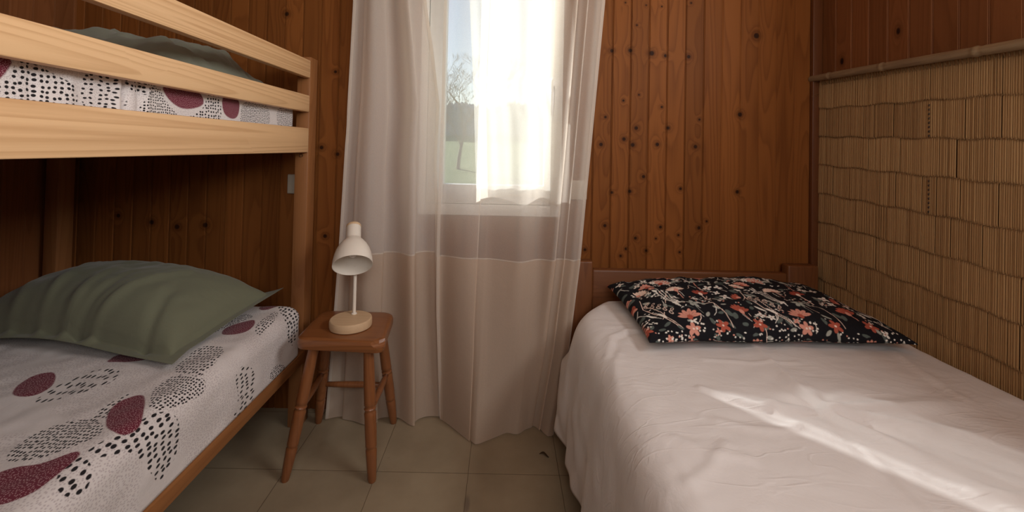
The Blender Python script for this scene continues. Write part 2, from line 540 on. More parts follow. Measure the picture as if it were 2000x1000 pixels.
def back_wall():
    mb = MB()
    dep = lambda g: .0034 if g < .83 else .0016
    def panel(x0, x1, z0, z1):
        pr = plank_profile(x0, x1, .435, .0745, dep)
        n = len(pr)
        v = [(p, YB + r, z0) for p, r in pr] + [(p, YB + r, z1) for p, r in pr]
        mb.add(v, [(i, i + 1, n + i + 1, n + i) for i in range(n - 1)])
    panel(XL - .1, WX0, 0, ZC); panel(WX1, XR + .1, 0, ZC)
    panel(WX0, WX1, 0, WZ0); panel(WX0, WX1, WZ1, ZC)
    T = YB + .012
    for x0, x1, z0, z1 in ((XL - .1, WX0, -.1, ZC + .1), (WX1, XR + .1, -.1, ZC + .1), (WX0, WX1, -.1, WZ0), (WX0, WX1, WZ1, ZC + .1)):
        mb.box(x0, x1, T, YB + .13, z0, z1)
    # lining of the opening
    mb.add([(WX0, YB, WZ0), (WX1, YB, WZ0), (WX1, T, WZ0), (WX0, T, WZ0)], [(0, 1, 2, 3)])
    mb.add([(WX0, YB, WZ0), (WX0, YB, WZ1), (WX0, T, WZ1), (WX0, T, WZ0)], [(0, 1, 2, 3)])
    mb.add([(WX1, YB, WZ0), (WX1, YB, WZ1), (WX1, T, WZ1), (WX1, T, WZ0)], [(0, 1, 2, 3)])
    structure(mb.build('wall_back', M_wall))

def side_wall(name, x, sgn, hole=None):
    mb = MB()
    def panel(y0, y1, z0, z1):
        pr = plank_profile(y0, y1, 1.346, .0745, lambda g: .002)
        n = len(pr)
        v = [(x + sgn * r, p, z0) for p, r in pr] + [(x + sgn * r, p, z1) for p, r in pr]
        mb.add(v, [(i, i + 1, n + i + 1, n + i) for i in range(n - 1)])
    def slab(y0, y1, z0, z1):
        mb.box(min(x + sgn * .012, x + sgn * .1), max(x + sgn * .012, x + sgn * .1), y0, y1, z0, z1)
    if hole is None:
        panel(YR, YB, 0, ZC); slab(YR - .1, YB + .1, -.1, ZC + .1)
    else:
        h0, h1, k0, k1 = hole
        panel(YR, h0, 0, ZC); panel(h1, YB, 0, ZC); panel(h0, h1, 0, k0); panel(h0, h1, k1, ZC)
        slab(YR - .1, h0, -.1, ZC + .1); slab(h1, YB + .1, -.1, ZC + .1); slab(h0, h1, -.1, k0); slab(h0, h1, k1, ZC + .1)
    structure(mb.build(name, M_wall_side))

back_wall()
side_wall('wall_right', XR, 1, (-.15, .80, 1.50, 2.15))     # unseen opening added above the mat to let a fill lamp in
side_wall('wall_left', XL, -1)
DX0, DX1, DZ0, DZ1 = -.25, .85, 1.2, 2.15       # unseen high opening added behind for the rear fill lamp
mb = MB()
mb.box(XL - .1, DX0, YR - .1, YR, -.1, ZC + .1); mb.box(DX1, XR + .1, YR - .1, YR, -.1, ZC + .1); mb.box(DX0, DX1, YR - .1, YR, DZ1, ZC + .1); mb.box(DX0, DX1, YR - .1, YR, -.1, DZ0)
structure(mb.build('wall_rear', M_wall_side))
structure(MB().box(XL - .1, XR + .1, YR - .1, YB + .1, -.1, 0).build('floor', M_floor))
structure(MB().box(XL - .1, XR + .1, YR - .1, YB + .1, ZC, ZC + .1).build('ceiling', M_ceil))
structure(MB().box(XR - .040, XR - .001, YB - .020, YB - .0005, 0, ZC - .002, .004).build('trim_1', M_trim, auto=.6))

# ------------------------------------------------------------------ window
win = thing('window_1', (0, YB, WZ0), 'narrow white framed window behind the pale sheer curtains', 'window')
structure(win)
fy0, fy1 = YB - .006, YB + .075
mb = MB()
b = .003
mb.box(WX0 + .001, WX0 + .03, fy0, fy1, WZ0 + .001, WZ1 - .001, b); mb.box(WX1 - .042, WX1 - .001, fy0, fy1, WZ0 + .001, WZ1 - .001, b)
mb.box(WX0 + .03, WX1 - .042, fy0, fy1, WZ0 + .001, WZ0 + .045, b); mb.box(WX0 + .03, WX1 - .042, fy0, fy1, WZ1 - .045, WZ1 - .001, b)
fr = mb.build('window_frame', M_winwhite, win, auto=.6)
sx0, sx1, sz0, sz1 = WX0 + .032, WX1 - .044, WZ0 + .047, WZ1 - .047
gx0, gx1, gz0, gz1 = -.246, .165, .914, 1.90
mb = MB()
sy0, sy1 = YB + .004, YB + .058
mb.box(sx0, gx0, sy0, sy1, sz0, sz1, b); mb.box(gx1, sx1, sy0, sy1, sz0, sz1, b)
mb.box(gx0, gx1, sy0, sy1, sz0, gz0, b); mb.box(gx0, gx1, sy0, sy1, gz1, sz1, b)
sash = mb.build('sash', M_winwhite, win, auto=.6)
MB().box(gx0 - .004, gx1 + .004, YB + .028, YB + .034, gz0 - .004, gz1 + .004).build('pane', M_glass, sash)
mb = MB().box(.176, .204, YB - .006, YB + .004, 1.235, 1.325, .003)
mb.tube([(.19, YB - .004, 1.30), (.19, YB - .026, 1.30), (.19, YB - .029, 1.285), (.19, YB - .029, 1.20)], [.008, .008, .008, .0065], 12)
mb.build('handle', M_metal, sash, auto=.7)

# ------------------------------------------------------------------ curtains
def curtain_mesh(name, mat, parent, pos, nu, zs, thick=False):
    u = np.linspace(0, 1, nu)
    U, Z = np.meshgrid(u, zs, indexing='ij')
    X, Y = pos(U, Z)
    v = np.stack([X, Y, Z], -1).reshape(-1, 3)
    o = mesh_obj(name, v, grid_faces(nu, len(zs)), mat, parent, True)
    return o

def lerp(x, xs, ys):
    return np.interp(x, xs, ys)

ZT = 2.12
def smooth_map(U, xs, ys):
    o = 0
    for d in (-.03, -.015, 0, .015, .03):
        o = o + np.interp(U + d, xs, ys) / 5
    lo, hi = np.clip(U / .04, 0, 1), np.clip((1 - U) / .04, 0, 1)
    return np.where(U < .04, o * lo + np.interp(U, xs, ys) * (1 - lo), np.where(U > .96, o * hi + np.interp(U, xs, ys) * (1 - hi), o))
def left_pos(U, Z):
    xl = lerp(Z, [0, .30, .63, 1.62, ZT], [-.668, -.655, -.641, -.606, -.596])
    xr = lerp(Z, [0, .63, .806, 1.0, 1.235, 1.45, 1.63, ZT], [-.224, -.252, -.256, -.268, -.262, -.292, -.322, -.37])
    Sx = smooth_map(U, [0, .10, .17, .27, .44, .52, .61, .76, .83, 1], [0, .17, .12, .27, .47, .43, .60, .80, .77, 1])
    X = xl + (xr - xl) * Sx
    k = np.clip(1 - Z / .9, 0, 1) ** 1.5
    amp = .030 - .012 * np.clip(1 - Z / .5, 0, 1)
    ph = U * 4.6 * TAU / 2 + .5 * np.sin(U * 9) + .25 * np.sin(Z * 2.1)
    Y = 1.668 + amp * np.sin(ph) + .003 * np.sin(U * 31 + Z * 1.7) + .006 * U
    Y = Y - k * .012 * np.sin(U * math.pi) - .008 * k * np.sin(U * 17 + 1)
    Y = np.minimum(Y - .004, 1.70)
    # the crease that runs down-right from the left edge at mid height
    Y += .006 * np.exp(-((X + .62 + (1.15 - Z) * .35) / .018) ** 2) * np.exp(-((Z - 1.05) / .16) ** 2)
    return X, Y
RX = [0, .125, .34, .60, .69, .80, .87, .95, 1.0]
RYB = [1.676, 1.625, 1.530, 1.606, 1.588, 1.640, 1.636, 1.575, 1.600]
def right_pos(U, Z):
    xl = lerp(Z, [0, .42, .64, .806, 1.235, 1.63, ZT], [-.228, -.250, -.254, -.254, -.248, -.247, -.247])
    xr = lerp(Z, [0, .3, .624, 1.0, 1.642, ZT], [.205, .262, .303, .335, .385, .41])
    # the cloth gathers into a rolled fold along its right edge
    U0 = U
    U = smooth_map(U0, [0, .25, .32, .40, .66, .74, .80, .86, .92, 1.0], [0, .30, .27, .40, .76, .84, .80, .90, .87, 1.0])
    X = xl + (xr - xl) * U
    k = np.clip(1 - Z / 1.0, 0, 1) ** 1.7
    yb = np.interp(U, RX, RYB)
    for _ in range(1):
        yb = (np.interp(U - .03, RX, RYB) + 2 * yb + np.interp(U + .03, RX, RYB)) / 4
    ph = U * 6.4 * TAU / 2 + .6 * np.sin(U * 7 + .6) + .2 * np.sin(Z * 1.9)
    yt = 1.645 + .022 * np.sin(ph) + .003 * np.sin(U * 37 + 2 * Z)
    roll = np.exp(-((U - .945) / .035) ** 2)
    yt = yt - .028 * roll + .012 * np.exp(-((U - .86) / .03) ** 2)
    lay = np.interp(U0, [0, .25, .285, .32, .36, .66, .70, .74, .80, .83, .86, .89, .92, 1], [0, 0, .004, .008, 0, 0, -.004, .004, .010, .004, -.006, 0, .008, 0])
    Y = yt * (1 - k) + yb * k + lay
    return X, Y

def seam_z(U, z0, z1, w):
    return z0 + (z1 - z0) * U + w * np.sin(U * 9)

def make_curtain(loc, pos, label, z_l, z_r, nu, wave, hem_wave, voile):
    t = thing('curtain', loc, label, 'curtain', 'sheer curtains at the window')
    nz = 110
    u = np.linspace(0, 1, nu)
    def band(f0, f1, n, name, mat, push=0.):
        tt = np.linspace(0, 1, n)
        U, T = np.meshgrid(u, tt, indexing='ij')
        Z = f0(U) + (f1(U) - f0(U)) * T
        X, Y = pos(U, Z)
        v = np.stack([X, Y + push, Z], -1).reshape(-1, 3)
        return mesh_obj(name, v, grid_faces(nu, n), mat, t, True)
    seam = lambda U: seam_z(U, z_l, z_r, wave)
    hem = lambda U: .004 + hem_wave * (1 + np.sin(U * 23)) * .5
    band(seam, lambda U: ZT + 0 * U, nz, 'sheer_panel', voile)
    h = band(hem, seam, 60, 'hem_band', M_sheer_hem)
    h['label'] = 'deep doubled hem of the curtain'
    band(lambda U: seam(U) - .0025, lambda U: seam(U) + .0025, 3, 'seam', M_seam, -.0015)
    mbx = MB()
    # stitched edges run down both sides
    for e in (0., 1.):
        zz = np.linspace(.01, ZT, 70)
        w = .012
        U = np.full_like(zz, e)
        X, Y = pos(U, zz)
        dx = w if e == 0 else -w
        v = []; f = []
        for i in range(len(zz)):
            v += [(X[i], Y[i] - .002, zz[i]), (X[i] + dx, Y[i] - .002, zz[i])]
        for i in range(len(zz) - 1):
            f.append((2 * i, 2 * i + 1, 2 * i + 3, 2 * i + 2))
        mbx.add(v, f)
    mbx.build('edge_hem', M_seam, t, True)
    return t
make_curtain((-.44, 1.67, 0), left_pos, 'left sheer ivory floor length curtain hanging behind the stool and lamp', .650, .646, 150, .003, .002, M_sheer_left)
make_curtain((0, 1.64, 0), right_pos, 'right sheer ivory curtain with pointed hem beside the white bed', .640, .640, 190, .005, .002, M_sheer)
rod = MB().tube([(-.70, 1.652, ZT + .008), (.50, 1.652, ZT + .008)], .008, 14).build('curtain_rod', M_metal, None, True)
tag(rod, 'thin metal rod above the window carrying both curtains', 'curtain rod')

# short net on the sash
def net():
    t = thing('window_curtain', (.05, 1.70, .84), 'short cream curtain with wavy hem hung on the window sash', 'curtain')
    nu, nz = 70, 90
    u = np.linspace(0, 1, nu); tt = np.linspace(0, 1, nz)
    U, T = np.meshgrid(u, tt, indexing='ij')
    zb = np.interp(U, [0, .08, .2, .35, .55, .68, .8, .92, 1], [.838, .852, .868, .873, .876, .874, .860, .846, .837])
    Z = zb + (1.93 - zb) * T
    xl = np.interp(Z, [.83, 1.25, 1.66, 1.93], [-.107, -.126, -.152, -.165])
    xr = np.interp(Z, [.83, 1.195, 1.215, 1.25, 1.30, 1.335, 1.345, 1.36, 1.93], [.231, .229, .222, .205, .192, .190, .196, .229, .227])
    X = xl + (xr - xl) * U
    Y = 1.712 + .005 * np.sin(U * 19 + .5) + .003 * np.sin(U * 41 + Z * 3)
    v = np.stack([X, Y, Z], -1).reshape(-1, 3)
    mesh_obj('net_panel', v, grid_faces(nu, nz), M_net, t, True)
    # stitched hem: a folded strip along the wavy bottom
    h = MB()
    i = np.arange(nu)
    pts = [(X[k, 0], Y[k, 0] - .0025, Z[k, 0]) for k in range(nu)]
    vv = []; ff = []
    for k, p in enumerate(pts):
        vv += [p, (p[0], p[1], p[2] + .006)]
    for k in range(nu - 1):
        ff.append((2 * k, 2 * k + 2, 2 * k + 3, 2 * k + 1))
    h.add(vv, ff)
    h.build('hem', M_seam, t, True)
    MB().tube([(-.20, 1.712, 1.933), (.233, 1.712, 1.933)], .005, 10).build('net_wire', M_metal, t, True)
net()

# ------------------------------------------------------------------ sockets
def socket(name, x0, x1, z0, z1, label):
    t = thing(name, ((x0 + x1) / 2, YB, (z0 + z1) / 2), label, 'socket', 'ivory wall sockets')
    MB().box(x0, x1, YB - .012, YB - .0005, z0, z1, .004, 3).build('plate', M_socket, t, auto=.6)
    cx, cz = (x0 + x1) / 2, (z0 + z1) / 2
    mb = MB()
    M = Matrix.Translation((cx, YB - .0125, cz)) @ Matrix.Rotation(math.pi / 2, 4, 'X')
    mb.lathe([(.021, 0), (.021, .001), (.018, .001), (.018, -.006), (0.0005, -.006)], M, 24)
    mb.build('outlet_well', M_socket, t, auto=.6)
socket('wall_socket', -.873, -.808, .864, .942, 'ivory wall socket on the panelling behind the bunk bed post')
socket('wall_socket', .272, .338, .864, .942, 'ivory wall socket seen through the right edge of the curtain')

# ------------------------------------------------------------------ bunk bed
bunk = thing('bunk_bed', (-1.24, .65, 0), 'honey pine bunk bed along the left wall', 'bunk bed')
PX0, PX1 = -.793, -.742
QX0, QX1 = -1.735, -1.683
PY0, PY1 = 1.612, 1.674
NY0, NY1 = -.372, -.310
for (x0, x1) in ((PX0, PX1), (QX0, QX1)):
    for (y0, y1) in ((PY0, PY1), (NY0, NY1)):
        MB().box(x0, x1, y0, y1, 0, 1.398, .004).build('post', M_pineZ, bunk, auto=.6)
def rail(name, x0, x1, z0, z1):
    return MB().box(x0, x1, NY1, PY0, z0, z1, .0035).build(name, M_pineY, bunk, auto=.6)
r = rail('guard_rail', PX0 + .026, PX1, 1.316, 1.3835); r['label'] = 'topmost rail of the upper bunk'
r = rail('guard_rail', PX0 + .026, PX1, 1.187, 1.250); r['label'] = 'middle rail of the upper bunk'
rail('side_rail', PX0 + .022, PX1, 1.034, 1.126)
rail('side_rail', QX0, QX1 - .02, 1.034, 1.126)
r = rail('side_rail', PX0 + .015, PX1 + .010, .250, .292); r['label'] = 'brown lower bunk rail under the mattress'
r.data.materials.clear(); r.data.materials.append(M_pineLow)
rail('side_rail', QX0, QX1 - .015, .262, .294)
for z0, z1 in ((1.034, 1.126), (.20, .294)):
    MB().box(QX1, PX0, PY0 + .025, PY1 - .01, z0, z1, .003).build('end_rail', M_pineX, bunk, auto=.6)
    MB().box(QX1, PX0, NY0 + .01, NY1 - .025, z0, z1, .003).build('end_rail', M_pineX, bunk, auto=.6)
for zt in (1.075, .288):
    mb = MB()
    y = -.25
    while y < 1.56:
        mb.box(QX1 - .018, PX0 + (.0205 if zt > 1 else .0135), y, y + .07, zt - .018, zt, 0)
        y += .115
    s_ = mb.build('slat_base', M_pineX, bunk)
mb = MB()
mb.lathe([(.0005, 0), (.0055, 0), (.006, .001), (.006, .004)], Matrix.Translation((-.768, PY0 + .0005, 1.022)) @ Matrix.Rotation(math.pi / 2, 4, 'X'), 16)
mb.build('bolt', M_bolt, bunk, auto=.6)

# ------------------------------------------------------------------ printed mattresses
def mattress_mesh(name, x0, x1, z0, z1, y0, y1, r, mat, fine_y, step, loc, bulge=0., wr=.003, seed=1, crumple=None, head_cut=0., fab_scale=(1., 1.)):
    """rounded slab whose cover wrinkles a little; returns object, and (s, t) cloth coordinates"""
    pts = []; ss = []
    # path: bottom of the wall side, over the top, down the open side
    def seg(a, b, n):
        for k in range(n):
            f = k / n
            pts.append((a[0] + (b[0] - a[0]) * f, a[1] + (b[1] - a[1]) * f))
    seg((x0, z0), (x0, z1 - r), 6)
    for k in range(6):
        a = math.pi - k / 6 * math.pi / 2
        pts.append((x0 + r + r * math.cos(a), z1 - r + r * math.sin(a)))
    n = int((x1 - x0 - 2 * r) / step)
    seg((x0 + r, z1), (x1 - r, z1), n)
    m = max(8, int(r * 1.57 / step))
    for k in range(m):
        a = math.pi / 2 - k / m * math.pi / 2
        pts.append((x1 - r + r * math.cos(a), z1 - r + r * math.sin(a)))
    n = max(4, int((z1 - r - z0) / step))
    seg((x1, z1 - r), (x1, z0), n)
    pts.append((x1, z0))
    P = np.array(pts)
    d = np.concatenate([[0], np.cumsum(np.hypot(*np.diff(P, axis=0).T))])
    # s equals X along the flat top
    i0 = np.argmin(np.abs(P[:, 0] - (x0 + r)) + (P[:, 1] < z1 - 1e-6) * 9)
    s = d - d[i0] + P[i0, 0]
    ys = np.concatenate([np.linspace(y0, fine_y, 24)[:-1], np.arange(fine_y, y1 - r, step), y1 - r + r * np.sin(np.linspace(0, 1, 14) * math.pi / 2)])
    A, B = len(P), len(ys)
    S = np.repeat(s[:, None], B, 1); T = np.repeat(ys[None, :], A, 0)
    X = np.repeat(P[:, 0][:, None], B, 1); Z = np.repeat(P[:, 1][:, None], B, 1)
    # rounded far end
    e = np.clip((T - (y1 - r)) / r, 0, 1)
    ins = r * (1 - np.sqrt(np.maximum(0, 1 - e ** 2)))
    topness = np.clip((Z - (z1 - r)) / r, 0, 1)
    Z = Z - ins * topness * .9
    X = X - np.sign(X - (x0 + x1) / 2) * ins * (1 - topness * .7) * .9
    w = wave_noise(S, T, 5., seed) * wr + wave_noise(S, T, 13., seed + 3) * wr * .4
    onside = (S > x1 - r)
    Z = Z + np.where(topness > 0, w * topness, 0)
    X = X + w * (1 - topness) * (X > (x0 + x1) / 2) * np.clip((Z - z0) / .03, 0, 1)
    if crumple is not None:
        X = X + crumple(T, Z) * (X > (x0 + x1) / 2) * (1 - topness)
    X = X + head_cut * np.clip((T - 1.42) / .21, 0, 1) ** 2 * np.clip((.75 - X) / .45, 0, 1) * (X < .75)
    # dips of the top
    Z = Z + bulge * topness * np.sin(np.clip((X - x0) / (x1 - x0), 0, 1) * math.pi)
    v = np.stack([X, T, Z], -1).reshape(-1, 3)
    f = grid_faces(A, B).tolist()
    f.append([i * B + B - 1 for i in range(A)])
    f.append([i * B for i in range(A)][::-1])
    f.append([0 * B + j for j in range(B)][::1] + [(A - 1) * B + j for j in range(B)][::-1])
    o = mesh_obj(name, v, f, mat, None, True, loc)
    set_attr(o, 'fab', np.stack([S * fab_scale[0], T * fab_scale[1], np.zeros_like(S)], -1).reshape(-1, 3))
    return o, S.ravel(), T.ravel()

def blob(cx, cy, a, b, rot, n=14, seed=0):
    r = np.random.default_rng(seed)
    out = []
    for k in range(n):
        t = TAU * k / n
        q = 1 + .16 * r.uniform(-1, 1)
        x, y = a * q * math.cos(t), b * q * math.sin(t)
        out.append((cx + x * math.cos(rot) - y * math.sin(rot), cy + x * math.sin(rot) + y * math.cos(rot)))
    return out

def regions(o, S, T, reg):
    def chaikin(p):
        for _ in range(2):
            q = np.roll(p, -1, axis=0)
            p = np.stack([.75 * p + .25 * q, .25 * p + .75 * q], 1).reshape(-1, 2)
        return p
    for nm in ('coarse', 'medium', 'fine', 'dash', 'burgundy'):
        d = np.full(S.shape, 1., float)
        for p in reg.get(nm, []):
            p = chaikin(np.asarray(p, float))
            lo, hi = p.min(0) - .06, p.max(0) + .06
            m = (S > lo[0]) & (S < hi[0]) & (T > lo[1]) & (T < hi[1])
            if m.any():
                d[m] = np.minimum(d[m], sdf_poly(S[m], T[m], p))
        set_attr(o, nm, d)

low, S, T = mattress_mesh('mattress', -1.665, -.735, .296, .470, -.29, 1.600, .052, M_print, .45, .0065, (-1.2, .65, .296), wr=.0028, seed=5)
tag(low, 'lower bunk mattress in white cotton printed with black dots and burgundy blobs', 'mattress')
REG_LOW = dict(
    burgundy=[
        [(-1.125, .989), (-1.16, 1.029), (-1.174, 1.075), (-1.147, 1.098), (-1.11, 1.077), (-1.073, 1.028), (-1.078, .988)],
        [(-.823, .899), (-.863, .95), (-.868, .985), (-.84, 1.013), (-.806, .98), (-.776, .938), (-.752, .905), (-.762, .87), (-.795, .878)],
        [(-.90, .735), (-.885, .775), (-.832, .79), (-.800, .825), (-.782, .805), (-.782, .76), (-.780, .726), (-.815, .690), (-.87, .70)],
        [(-.862, 1.322), (-.892, 1.377), (-.852, 1.431), (-.821, 1.437), (-.797, 1.381), (-.818, 1.324)],
        [(-.876, 1.538), (-.874, 1.594), (-.845, 1.628), (-.800, 1.577), (-.84, 1.516)],
        blob(-1.0, 1.19, .07, .04, .4, seed=3), blob(-1.30, .82, .08, .05, .2, seed=4), blob(-1.45, 1.05, .07, .05, 1., seed=5), blob(-1.1, .55, .09, .05, 2., seed=6), blob(-.68, .55, .06, .04, 1., seed=8)],
    coarse=[
        [(-.765, .854), (-.77, .903), (-.76, .958), (-.721, .989), (-.643, .993), (-.618, .964), (-.612, .929), (-.682, .895), (-.731, .86)],
        [(-.788, .799), (-.777, .861), (-.76, .882), (-.728, .917), (-.725, .87), (-.760, .810)],
        [(-.790, .775), (-.792, .802), (-.758, .806), (-.728, .785), (-.715, .760), (-.755, .735)],
        [(-.816, 1.556), (-.777, 1.60), (-.70, 1.57), (-.62, 1.52), (-.70, 1.465), (-.77, 1.50)]],
    dash=[[(-.711, 1.184), (-.717, 1.237), (-.682, 1.281), (-.596, 1.312), (-.575, 1.248), (-.582, 1.185), (-.647, 1.205)],
          [(-1.06, .955), (-1.075, 1.085), (-.99, 1.125), (-.945, 1.06), (-.99, 1.0)]],
    medium=[[(-.858, 1.112), (-.880, 1.254), (-.795, 1.255), (-.765, 1.148), (-.765, 1.09), (-.80, 1.10)],
            [(-.800, 1.382), (-.81, 1.533), (-.768, 1.49), (-.75, 1.331)],
            [(-.872, .905), (-.885, .975), (-.862, 1.03), (-.868, .98), (-.834, .915)]],
    fine=[[(-.800, .985), (-.838, 1.041), (-.832, 1.105), (-.782, 1.085), (-.753, 1.105), (-.722, 1.075), (-.738, 1.0), (-.768, .94)],
          [(-.918, .794), (-.945, .864), (-.912, .91), (-.855, .92), (-.79, .868), (-.826, .820), (-.868, .79)],
          [(-.905, 1.303), (-.915, 1.494), (-.832, 1.475), (-.890, 1.377)],
          [(-.625, 1.367), (-.62, 1.446), (-.57, 1.482), (-.575, 1.384)]])
REG_LOW['fine'] += [blob(-1.2, .75, .09, .06, .3, seed=11), blob(-1.35, 1.0, .06, .09, .3, seed=12)]
REG_LOW['coarse'] += [blob(-1.25, .62, .08, .05, .3, seed=13), blob(-.9, .5, .1, .06, .3, seed=14)]
regions(low, S, T, REG_LOW)

def crump(T, Z):
    g = lambda c, w: np.exp(-((T - c) / w) ** 2)
    return (-.012 * g(.868, .006) + .006 * g(.855, .006) - .006 * g(.905, .008) + .005 * g(.925, .008) - .005 * g(.70, .006) + .004 * g(.76, .012))
up, S, T = mattress_mesh('mattress', -1.655, -.782, 1.0755, 1.215, -.29, 1.588, .03, M_print, .45, .006, (-1.2, .65, 1.0755), wr=.002, seed=9, crumple=crump, fab_scale=(1.4, 2.0))
tag(up, 'upper bunk mattress in dotted burgundy print seen between the rails', 'mattress')
def U2(l):  # height on the open side, distance along -> cloth coordinates
    zz = {1: 0}
    return [(-.782 - .03 + .047 + (1.185 - z), y) for z, y in l]
regions(up, S, T, dict(
    burgundy=[U2([(1.20, .60), (1.20, .676), (1.161, .662), (1.14, .636), (1.135, .60)]),
              U2([(1.20, .955), (1.157, .995), (1.143, 1.036), (1.155, 1.089), (1.172, 1.106), (1.20, 1.08)]),
              U2([(1.20, 1.167), (1.138, 1.180), (1.131, 1.243), (1.20, 1.255)])],
    coarse=[U2([(1.20, .68), (1.175, .744), (1.158, .779), (1.10, .773), (1.10, .62), (1.135, .64), (1.16, .668)]),
            U2([(1.20, .87), (1.20, .95), (1.165, .94), (1.165, .88)]),
            U2([(1.12, 1.037), (1.15, 1.1), (1.20, 1.12), (1.20, 1.164), (1.11, 1.178), (1.11, 1.037)])],
    medium=[U2([(1.20, 1.45), (1.20, 1.6), (1.10, 1.6), (1.10, 1.46)]), U2([(1.20, .95), (1.15, .99), (1.12, 1.03), (1.12, .90), (1.16, .92)])],
    fine=[U2([(1.20, 1.26), (1.20, 1.41), (1.10, 1.41), (1.10, 1.25)])],
    dash=[U2([(1.20, .78), (1.20, .872), (1.11, .88), (1.11, .785)])]))

# ------------------------------------------------------------------ pillows
def pillow(name, W, D, H, mat, M, label, nu=90, nv=60, flange=0., pinch=.05, seed=1, wr=.006, lift=None, flat=.12, pw=.55, loc=(0, 0, 0), top_extra=None, tagit=True, low_edge=0.):
    """closed cushion: domed top, flattened underside, pulled-out corners, optional flat flange"""
    u = np.sin(np.linspace(-1, 1, nu) * math.pi / 2); v = np.sin(np.linspace(-1, 1, nv) * math.pi / 2)
    u[0], u[-1], v[0], v[-1] = -1, 1, -1, 1
    U, V = np.meshgrid(u, v, indexing='ij')
    fu = 1 - flange / (W / 2); fv = 1 - flange / (D / 2)
    a = np.clip(np.abs(U) / fu, 0, 1); b_ = np.clip(np.abs(V) / fv, 0, 1)
    dome = ((1 - a ** 2.6) * (1 - b_ ** 2.6)) ** pw
    px = W / 2 * U * (1 - pinch * (1 - V ** 2) * 0 - pinch * (1 - np.abs(V) ** 2.5) * np.abs(U) ** 3)
    py = D / 2 * V * (1 - pinch * 1.4 * (1 - np.abs(U) ** 2.5) * np.abs(V) ** 3)
    w = wave_noise(px, py, 6., seed) * wr + wave_noise(px, py, 15., seed + 1) * wr * .45
    edge = np.clip(1 - np.maximum(np.abs(U), np.abs(V)), 0, .12) / .12
    ztop = H * dome + w * (.25 + .75 * np.minimum(dome, 1)) * np.clip(edge + .35 * (flange > 0), 0, 1)
    if top_extra is not None:
        ztop = ztop + top_extra(px, py) * edge
    zbot = -H * flat * dome
    if flange > 0:
        zbot = zbot - .001
    z0 = lift(px, py) if lift is not None else 0
    top = np.stack([px, py, ztop + z0], -1).reshape(-1, 3)
    bot = np.stack([px, py, np.minimum(zbot, ztop - .0012) + z0], -1).reshape(-1, 3)
    Mx = np.array(M)
    vv = np.concatenate([top, bot]); vv = vv @ Mx[:3, :3].T + Mx[:3, 3]
    n = nu * nv
    g = grid_faces(nu, nv)
    f = g.tolist() + (g[:, ::-1] + n).tolist()
    rim = [i * nv for i in range(nu)] + [(nu - 1) * nv + j for j in range(1, nv)] + [i * nv + nv - 1 for i in range(nu - 2, -1, -1)] + [j for j in range(nv - 2, 0, -1)]
    for k in range(len(rim)):
        p, q = rim[k], rim[(k + 1) % len(rim)]
        f.append([q, p, p + n, q + n])
    o = mesh_obj(name, vv, f, mat, None, True, loc)
    if label: tag(o, label, 'pillow')
    dy = np.diff(py, axis=1); dz = np.diff(ztop, axis=1)
    arc = np.concatenate([np.zeros((nu, 1)), np.cumsum(np.hypot(dy, dz), axis=1)], 1)
    return o, px.ravel(), arc.ravel()

# lower bunk: sage green, slumped, one corner lifted towards the post
def folds_low(x, y):
    f = 0
    for (ax, ay, bx, by, w, h) in ((.10, -.20, .20, .04, .016, .016), (.02, -.21, -.02, .0, .02, .016), (-.06, -.2, -.20, .08, .018, .014), (.28, -.18, .22, -.04, .02, -.014), (-.16, -.2, -.27, -.03, .02, .012), (.06, -.19, .08, -.05, .015, -.014)):
        ex, ey = bx - ax, by - ay
        t = np.clip(((x - ax) * ex + (y - ay) * ey) / (ex * ex + ey * ey), 0, 1)
        d = np.hypot(x - ax - ex * t, y - ay - ey * t)
        f = f + 1.05 * h * np.exp(-(d / (w * .8)) ** 2) * (1 - .7 * t)
    return f
Mp = Matrix.Translation((-1.215, 1.385, .496)) @ Matrix.Rotation(math.radians(-8), 4, 'Z')
gp, _, _ = pillow('pillow', .80, .44, .165, M_green, Mp, 'plump sage green pillow with flat border on the lower bunk', 130, 90, .03, .06, 3, .0045,
                  lift=lambda x, y: .022 * np.exp(-((x + .02) / .2) ** 2) * np.clip(-(y + .08) / .12, 0, 1) + .045 * np.clip((x - .1) / .3, 0, 1) ** 2 * np.clip((y + .1) / .3, 0, 1.2) - .008 * np.clip(-(y + .16) / .05, 0, 1), flat=.05, top_extra=folds_low, loc=(-1.215, 1.385, .488))
# upper bunk: flatter grey-green
Mp = Matrix.Translation((-1.16, 1.310, 1.234)) @ Matrix.Rotation(math.radians(1), 4, 'Z')
pillow('pillow', .73, .55, .138, M_green_pale, Mp, 'grey green pillow on the upper bunk behind the guard rails', 120, 100, .035, .04, 8, .020, flat=.05, pw=.42, loc=(-1.16, 1.305, 1.232))

